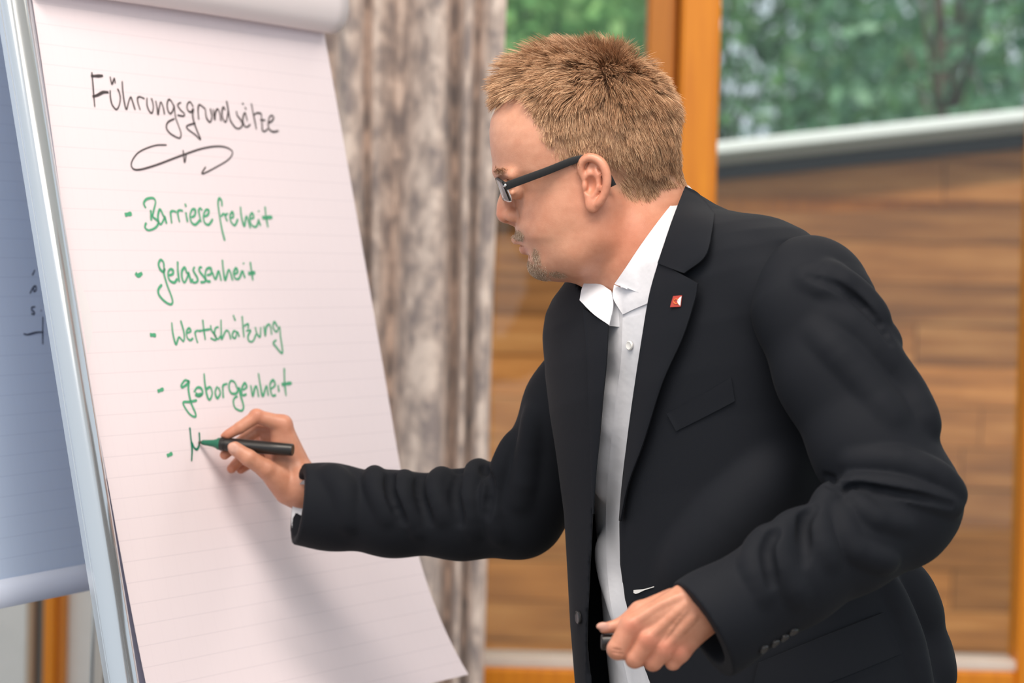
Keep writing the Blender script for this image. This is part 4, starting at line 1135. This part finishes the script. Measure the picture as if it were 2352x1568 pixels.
far = px_patch([[(1352, 628, 10), (1376, 648, 60), (1404, 668, 92)], [(1337, 660, 40), (1369, 690, 96), (1408, 702, 122)], [(1331, 689, 60), (1362, 720, 112), (1399, 746, 140)]], 20, 14)
px_sheet('collar', far, DH, 0.0016, M['shirt'], shirt)
inner = px_patch([[(1399, 664, 70), (1406, 672, 84), (1414, 660, 96)], [(1404, 712, 92), (1420, 712, 104), (1440, 712, 112)], [(1398, 748, 100), (1425, 750, 112), (1460, 748, 124)]], 14, 10)
px_sheet('neck_front', inner, DH, 0.0012, M['shirt'], shirt, True)
b = MB(); wc = ws(2.95, DSR)
b.grid([[Vector(Wn([(u0 + 0.30*70*math.sin(t) - 8*math.cos(t), 1168 + 66*math.cos(t), wc + 64*math.sin(t))], DSR)[0]) for t in np.linspace(0, 2*math.pi, 41)] for u0 in (692, 720, 780)])
b.build('cuff', M['shirt'], shirt, True)

# trousers and shoes (below the frame, so that he stands on the floor)
tv = Vol((1380, 1420, -420), (2120, FT - 60, 420), 14.0)
for hp, an in zip(HIP, ANK):
    tv.cap((1725, 1500, 0), hp, 175, 165, 60); tv.cap(hp, (hp[0] - 25, 2450, hp[2]*1.25), 150, 115, 40); tv.cap((hp[0] - 25, 2450, hp[2]*1.25), (an[0], an[1] + 40, an[2]), 115, 95, 30)
TVv, TQ = tv.mesh(1)
M['shoe'] = mat('black_shoe_leather', (0.012, 0.011, 0.011), 0.3)
mesh_obj('trousers', Wn(TVv, DT), TQ, M['suit'], man)
for an in ANK:
    a = Vector(Wn([(an[0], an[1], an[2])], DT)[0]); a.z = 0
    fw = (_r*FD[0] - _f*FD[1]); fw.z = 0; fw.normalize()
    rows = []
    for t, hw_, hh in ((-0.09, 0.02, 0.06), (-0.085, 0.034, 0.085), (-0.04, 0.04, 0.11), (0.02, 0.042, 0.10), (0.08, 0.047, 0.062), (0.14, 0.045, 0.045), (0.175, 0.03, 0.035), (0.185, 0.01, 0.02)):
        c = a + fw*t; sd = fw.cross(Vector((0, 0, 1)))
        rows.append([c + sd*hw_*math.cos(th) + Vector((0, 0, max(0, hh*max(0.0, math.sin(th))))) for th in np.linspace(-0.25, math.pi + 0.25, 15)])
    mb = MB(); mb.grid(rows, 0.0); n_ = 15
    for i in range(7): mb.F.append((i*n_, (i+1)*n_, (i+1)*n_+14, i*n_+14))
    mb.F.append(tuple(range(0, 15))); mb.F.append(tuple(range(7*15, 8*15)))
    mb.build('shoe', M['shoe'], man, True)

# ------------------------------------------------------------------ hair
def vnormals(V, Q):
    n = np.zeros_like(V)
    a, b_, c = V[Q[:, 0]], V[Q[:, 1]], V[Q[:, 2]]
    fn = np.cross(V[Q[:, 2]] - V[Q[:, 0]], V[Q[:, 3]] - V[Q[:, 1]])
    for k in range(4): np.add.at(n, Q[:, k], fn)
    n = -n / (np.linalg.norm(n, axis=1, keepdims=True) + 1e-9)
    return n
HN = vnormals(HV, HQ)
if np.mean(np.sum(HN[sm > 0.9]*(HV[sm > 0.9] - np.array((1345, 330, 0))), 1)) < 0: HN = -HN
def sample(weight, n):
    wq = weight[HQ].mean(1)
    e = np.linalg.norm(np.cross(HV[HQ[:, 1]] - HV[HQ[:, 0]], HV[HQ[:, 3]] - HV[HQ[:, 0]]), axis=1)
    p = wq*e; p /= p.sum()
    q = HQ[RNG.choice(len(HQ), n, p=p)]
    s_, t_ = RNG.random((n, 1)), RNG.random((n, 1))
    bl = lambda A: (A[q[:, 0]]*(1-s_)*(1-t_) + A[q[:, 1]]*s_*(1-t_) + A[q[:, 2]]*s_*t_ + A[q[:, 3]]*(1-s_)*t_)
    nn = bl(HN); nn /= np.linalg.norm(nn, axis=1, keepdims=True) + 1e-9
    return bl(HV), nn
def strands(name, P, Nn, flow, lift, length, r, m, parent, seg=4, curl=0.5):
    n = len(P)
    fl = flow - Nn*np.sum(flow*Nn, 1, keepdims=True)
    fl /= np.linalg.norm(fl, axis=1, keepdims=True) + 1e-9
    rings = []
    cur = P - Nn*1.5
    side = np.cross(fl, Nn); side /= np.linalg.norm(side, axis=1, keepdims=True) + 1e-9
    for k in range(seg + 1):
        t = k/seg
        rad = r*(1 - 0.72*t**1.5)
        dirn = Nn*(lift*(1 - curl*t))[:, None] + fl*(1 - lift*(1 - curl*t)*0.6)[:, None]
        dirn /= np.linalg.norm(dirn, axis=1, keepdims=True) + 1e-9
        up = np.cross(side, dirn)
        rings.append(np.stack([cur + side*rad, cur - side*rad*0.5 + up*rad*0.87, cur - side*rad*0.5 - up*rad*0.87], 1))
        cur = cur + dirn*(length/seg)[:, None]
    V = np.concatenate(rings, 1).reshape(-1, 3)
    m_ = 3*(seg+1)
    base = np.arange(n)[:, None]*m_
    F = []
    for k in range(seg):
        for j in range(3):
            F.append(base + np.array([[k*3+j, k*3+(j+1) % 3, k*3+3+(j+1) % 3, k*3+3+j]]))
    F = np.stack(F, 1).reshape(-1, 4)
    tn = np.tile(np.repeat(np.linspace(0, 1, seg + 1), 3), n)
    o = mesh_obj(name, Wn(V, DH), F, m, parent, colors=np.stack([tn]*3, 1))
    o['kind'] = 'stuff'
    return o
def hairmat(name, c1, c2, c3):
    m = mat(name, c2, 0.5, spec=0.3)
    g_ = N(m, 'ShaderNodeNewGeometry'); r = ramp(m, [(0.0, c1), (0.5, c2), (1.0, c3)])
    L(m, g_, 'Random Per Island', r, 'Fac')
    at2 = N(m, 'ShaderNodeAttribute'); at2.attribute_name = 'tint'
    r2 = ramp(m, [(0.0, (0.72, 0.67, 0.63)), (0.55, (0.92, 0.9, 0.88)), (1.0, (1.25, 1.22, 1.2))]); L(m, at2, 'Fac', r2, 'Fac')  # shade between strands painted in: darker roots, brighter tips
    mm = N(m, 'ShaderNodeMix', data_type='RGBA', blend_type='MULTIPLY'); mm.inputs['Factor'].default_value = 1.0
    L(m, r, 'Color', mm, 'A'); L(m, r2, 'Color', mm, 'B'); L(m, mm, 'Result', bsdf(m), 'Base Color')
    return m
M['hair'] = hairmat('sandy_hair', (0.23, 0.115, 0.06), (0.48, 0.28, 0.158), (0.84, 0.58, 0.375))
M['beard'] = hairmat('greying_beard', (0.19, 0.115, 0.07), (0.38, 0.265, 0.18), (0.62, 0.50, 0.40))
NS = 52000
P_, N_ = sample(np.clip(sm*1.3 - 0.1, 0, 1)**1.3, NS)
ss = lambda a, b_, x: (lambda t: t*t*(3 - 2*t))(np.clip((x - a)/(b_ - a), 0, 1))
u_, v_, w_ = P_[:, 0], P_[:, 1], P_[:, 2]
top = 1 - ss(165, 275, v_)
fr = 1 - ss(1190, 1290, u_)
bk = ss(1380, 1500, u_)
rad = P_ - np.array((1425.0, 116.0, -45.0)); rad /= np.linalg.norm(rad, axis=1, keepdims=True) + 1e-9
flow = rad + np.stack([0.42*(1 - top) - 0.45*fr*top, 0.12*(1 - top), 0*w_], 1)
cl = RNG.integers(0, len(P_), 420)                              # tufts
ck = np.argmin(((P_[:, None, :] - P_[cl][None])**2).sum(2), 1) if NS > 0 else None
cj = RNG.normal(0, 0.30, (420, 3)); cl_l = RNG.uniform(0.75, 1.25, 420); cl_n = RNG.normal(0, 0.20, 420)
flow = flow + cj[ck]*(0.35 + 0.65*top)[:, None] + RNG.normal(0, 0.10, (NS, 3))
edge = np.clip(-poly2d(HAIR, u_.astype(np.float32), v_.astype(np.float32))/70, 0, 1)
topl = 1 - ss(110, 310, v_)
lift = np.clip(topl*(0.70*fr + 0.85*(1-fr)*(1-bk) + 0.62*bk) + (1 - topl)*(0.16 + 0.06*bk) + cl_n[ck]*0.6 + RNG.normal(0, 0.05, NS), 0.05, 1.2)
leng = (topl*(80*fr + 62*(1-fr)) + (1 - topl)*(13 + 24*edge))*cl_l[ck]*RNG.uniform(0.75, 1.12, NS)
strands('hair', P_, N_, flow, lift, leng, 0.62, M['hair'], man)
P_, N_ = sample(np.clip(bd*1.35 - 0.35, 0, 1), 6500)
strands('beard', P_, N_, np.tile([0.05, 1.0, 0], (len(P_), 1)) + RNG.normal(0, 0.35, (len(P_), 3)), np.full(len(P_), 0.45), RNG.uniform(4, 9, len(P_)), 0.5, M['beard'], man, seg=2)
bw_ = blob(HV, (1148, 393, 52), (22, 8, 40))
P_, N_ = sample(np.clip(bw_*1.5 - 0.4, 0, 1), 420)
strands('eyebrows', P_, N_, np.stack([np.full(len(P_), 0.5), np.full(len(P_), -0.1), np.sign(P_[:, 2])*0.8], 1) + RNG.normal(0, 0.2, (len(P_), 3)), np.full(len(P_), 0.35), RNG.uniform(9, 15, len(P_)), 0.55, M['hair'], man, seg=3)

# ------------------------------------------------------------------ glasses
M['frame_black'] = mat('black_frame', (0.008, 0.008, 0.009), 0.5, spec=0.3)
M['silver'] = mat('silver_wire', (0.75, 0.74, 0.74), 0.2, 1.0)
def HP(p): return Vector(Wn([p], DH)[0])
eg = empty('eyeglasses', tuple(HP((1165, 430, 0))))
tag(eg, 'black half-rim eyeglasses with broad temples worn by the person', 'glasses')
px = DH/FPX
for sgn in (1, -1):
    path = crspline([(1160, 428, sgn*136), (1250, 395, sgn*148), (1332, 364, sgn*156), (1372, 368, sgn*153), (1392, 392, sgn*150), (1409, 427, sgn*146)], 40)
    b = MB()
    R1 = []
    for i, p in enumerate(path):
        t = i/39; hh = np.interp(t, [0, 0.35, 0.55, 0.62, 1.0], [9.5, 8.5, 5.0, 4.5, 7.5])
        tg = path[min(i+1, 39)] - path[max(i-1, 0)]; tg = tg/np.linalg.norm(tg)
        nr = np.array([-tg[1], tg[0], 0]); nr /= np.linalg.norm(nr)
        R1.append([HP(p + nr*hh*c_ + np.array([0, 0, d_*2.6])) for c_, d_ in ((1, -.7), (1, .7), (0.8, 1), (-0.8, 1), (-1, .7), (-1, -.7), (-0.8, -1), (0.8, -1), (1, -.7))])
    b.grid(R1)
    n_ = 9
    b.F.append(tuple(range(0, 8))); b.F.append(tuple(range(39*9, 39*9 + 8)))
    autosmooth(b.build('temple', M['frame_black'], eg), 40)
    tl = [(1141, 411, sgn*16), (1144, 411, sgn*70), (1158, 420, sgn*134)]
    bl = [(1157, 455, sgn*24), (1160, 461, sgn*70), (1175, 461, sgn*122)]
    rows = np.array([crspline([np.array(a)*(1-t) + np.array(c_)*t for a, c_ in zip(tl, bl)], 14) for t in np.linspace(0, 1, 10)])
    b = MB(); b.grid([[HP(p) for p in r] for r in rows], 0.0018)
    b.build('lens', glass, eg, True)
    b = MB(); b.tube([HP(p) for p in crspline(tl, 14)], 3.4*px, 10); b.build('top_rim', M['frame_black'], eg, True)
    lo_ = [tl[2], ((1168), 440, sgn*132), bl[2], bl[1], bl[0], (1148, 432, sgn*17), tl[0]]
    b = MB(); b.tube([HP(p) for p in crspline(lo_, 40)], 1.5*px, 8); b.build('lower_rim', M['silver'], eg, True)
    b = MB(); b.tube([HP((1158, 424, sgn*137)), HP((1163, 427, sgn*137))], 4.5*px, 10); b.build('hinge', M['silver'], eg, True)
b = MB(); b.tube([HP(p) for p in crspline([(1143, 413, -17), (1140, 411, 0), (1143, 413, 17)], 12)], 3*px, 10); b.build('bridge', M['frame_black'], eg, True)

# ------------------------------------------------------------------ marker, its cap, lapel pin
M['marker_black'] = mat('black_marker_plastic', (0.012, 0.011, 0.011), 0.32)
M['marker_green'] = mat('green_marker_plastic', (0.008, 0.13, 0.075), 0.3)
M['nib'] = mat('ink_soaked_nib', (0.06, 0.07, 0.05), 0.8)
def RPn(u, v, w): return Vector(Wn([(u, v, w)], DR)[0])
a0, a1 = np.array((456.0, 1015.0, 3.0)), np.array((673.0, 1033.0, 44.0))
def mk(u): return RPn(*(a0 + (a1 - a0)*((u - a0[0])/(a1[0] - a0[0]))))
mpx = DR/FPX
mr_ = empty('marker_pen', tuple(mk(560)))
tag(mr_, 'black marker pen with green collar held at the flipchart page', 'marker')
b = MB(); b.tube([mk(456), mk(459), mk(468)], [1.5*mpx, 3.2*mpx, 4*mpx], 14); b.build('nib', M['nib'], mr_, True)
b = MB(); b.tube([mk(u) for u in (464, 466, 478, 490, 497, 501, 506, 508)], [r*mpx for r in (5, 6, 7, 8.5, 11, 14, 14.5, 14.5)], 24); autosmooth(b.build('collar', M['marker_green'], mr_))
b = MB(); b.tube([mk(u) for u in (506, 508, 516, 517, 519, 520, 560, 620, 671, 673)], [r*mpx for r in (14.6, 15.6, 15.6, 14.8, 14.8, 15.6, 15.4, 14.8, 14.2, 13)], 28); autosmooth(b.build('barrel', M['marker_black'], mr_))
lpx = DL/FPX
def LPn(u, v, w): return Vector(Wn([(u, v, w)], DL)[0])
b = MB(); b.tube([LPn(1381, 1474, -12), LPn(1383, 1474, -12), LPn(1420, 1474, -14), LPn(1455, 1474, -16), LPn(1457, 1474, -16)], [16*lpx, 18*lpx, 18*lpx, 17*lpx, 15*lpx], 28)
cap_o = autosmooth(b.build('marker_cap', M['marker_black']))
tag(cap_o, 'small black marker cap gripped in the fist', 'marker cap')

M['pin_red'] = mat('red_enamel', (0.45, 0.05, 0.03), 0.3)
M['pin_white'] = mat('white_enamel', (0.85, 0.80, 0.78), 0.3)
M['pin_orange'] = mat('orange_enamel', (0.80, 0.22, 0.05), 0.3)
LB = bvh(np.array([v.co[:] for v in lp_o.data.vertices]), np.array([p.vertices[:] for p in lp_o.data.polygons if len(p.vertices) == 4]))
q4 = [(1546, 680), (1566, 678), (1563, 704), (1539, 705)]
def quadrows(q, n): return np.array([[np.array(q[0])*(1-s)*(1-t) + np.array(q[1])*s*(1-t) + np.array(q[2])*s*t + np.array(q[3])*(1-s)*t for s in np.linspace(0, 1, n)] for t in np.linspace(0, 1, n)])
pin_rows = quadrows(q4, 5)
pp = drape(pin_rows, LB, 0.0022)
pin = empty('lapel_pin', tuple(pp[2][2]))
tag(pin, 'small red and white square pin on the suit lapel', 'pin')
sheet_obj('plate', pp, 0.0016, M['pin_red'], pin)
sheet_obj('white_field', drape(np.array([[np.array((1566 - 8*s*math.sin(math.pi*t) - 1, 680 + 22*t)) + np.array((-3*t*1, 0)) for s in np.linspace(1, 0, 5)] for t in np.linspace(0, 1, 7)]), LB, 0.0026), 0.0003, M['pin_white'], pin)
cc = [(1553 + 5.5*math.cos(t), 692 + 5.5*math.sin(t)) for t in np.linspace(0.6, 2*math.pi + 0.1, 24)]
b = MB(); b.tube([r[0] for r in drape(np.array([[c] for c in cc]), LB, 0.0027)], 0.00045, 8); b.build('ring_mark', M['pin_orange'], pin, True)
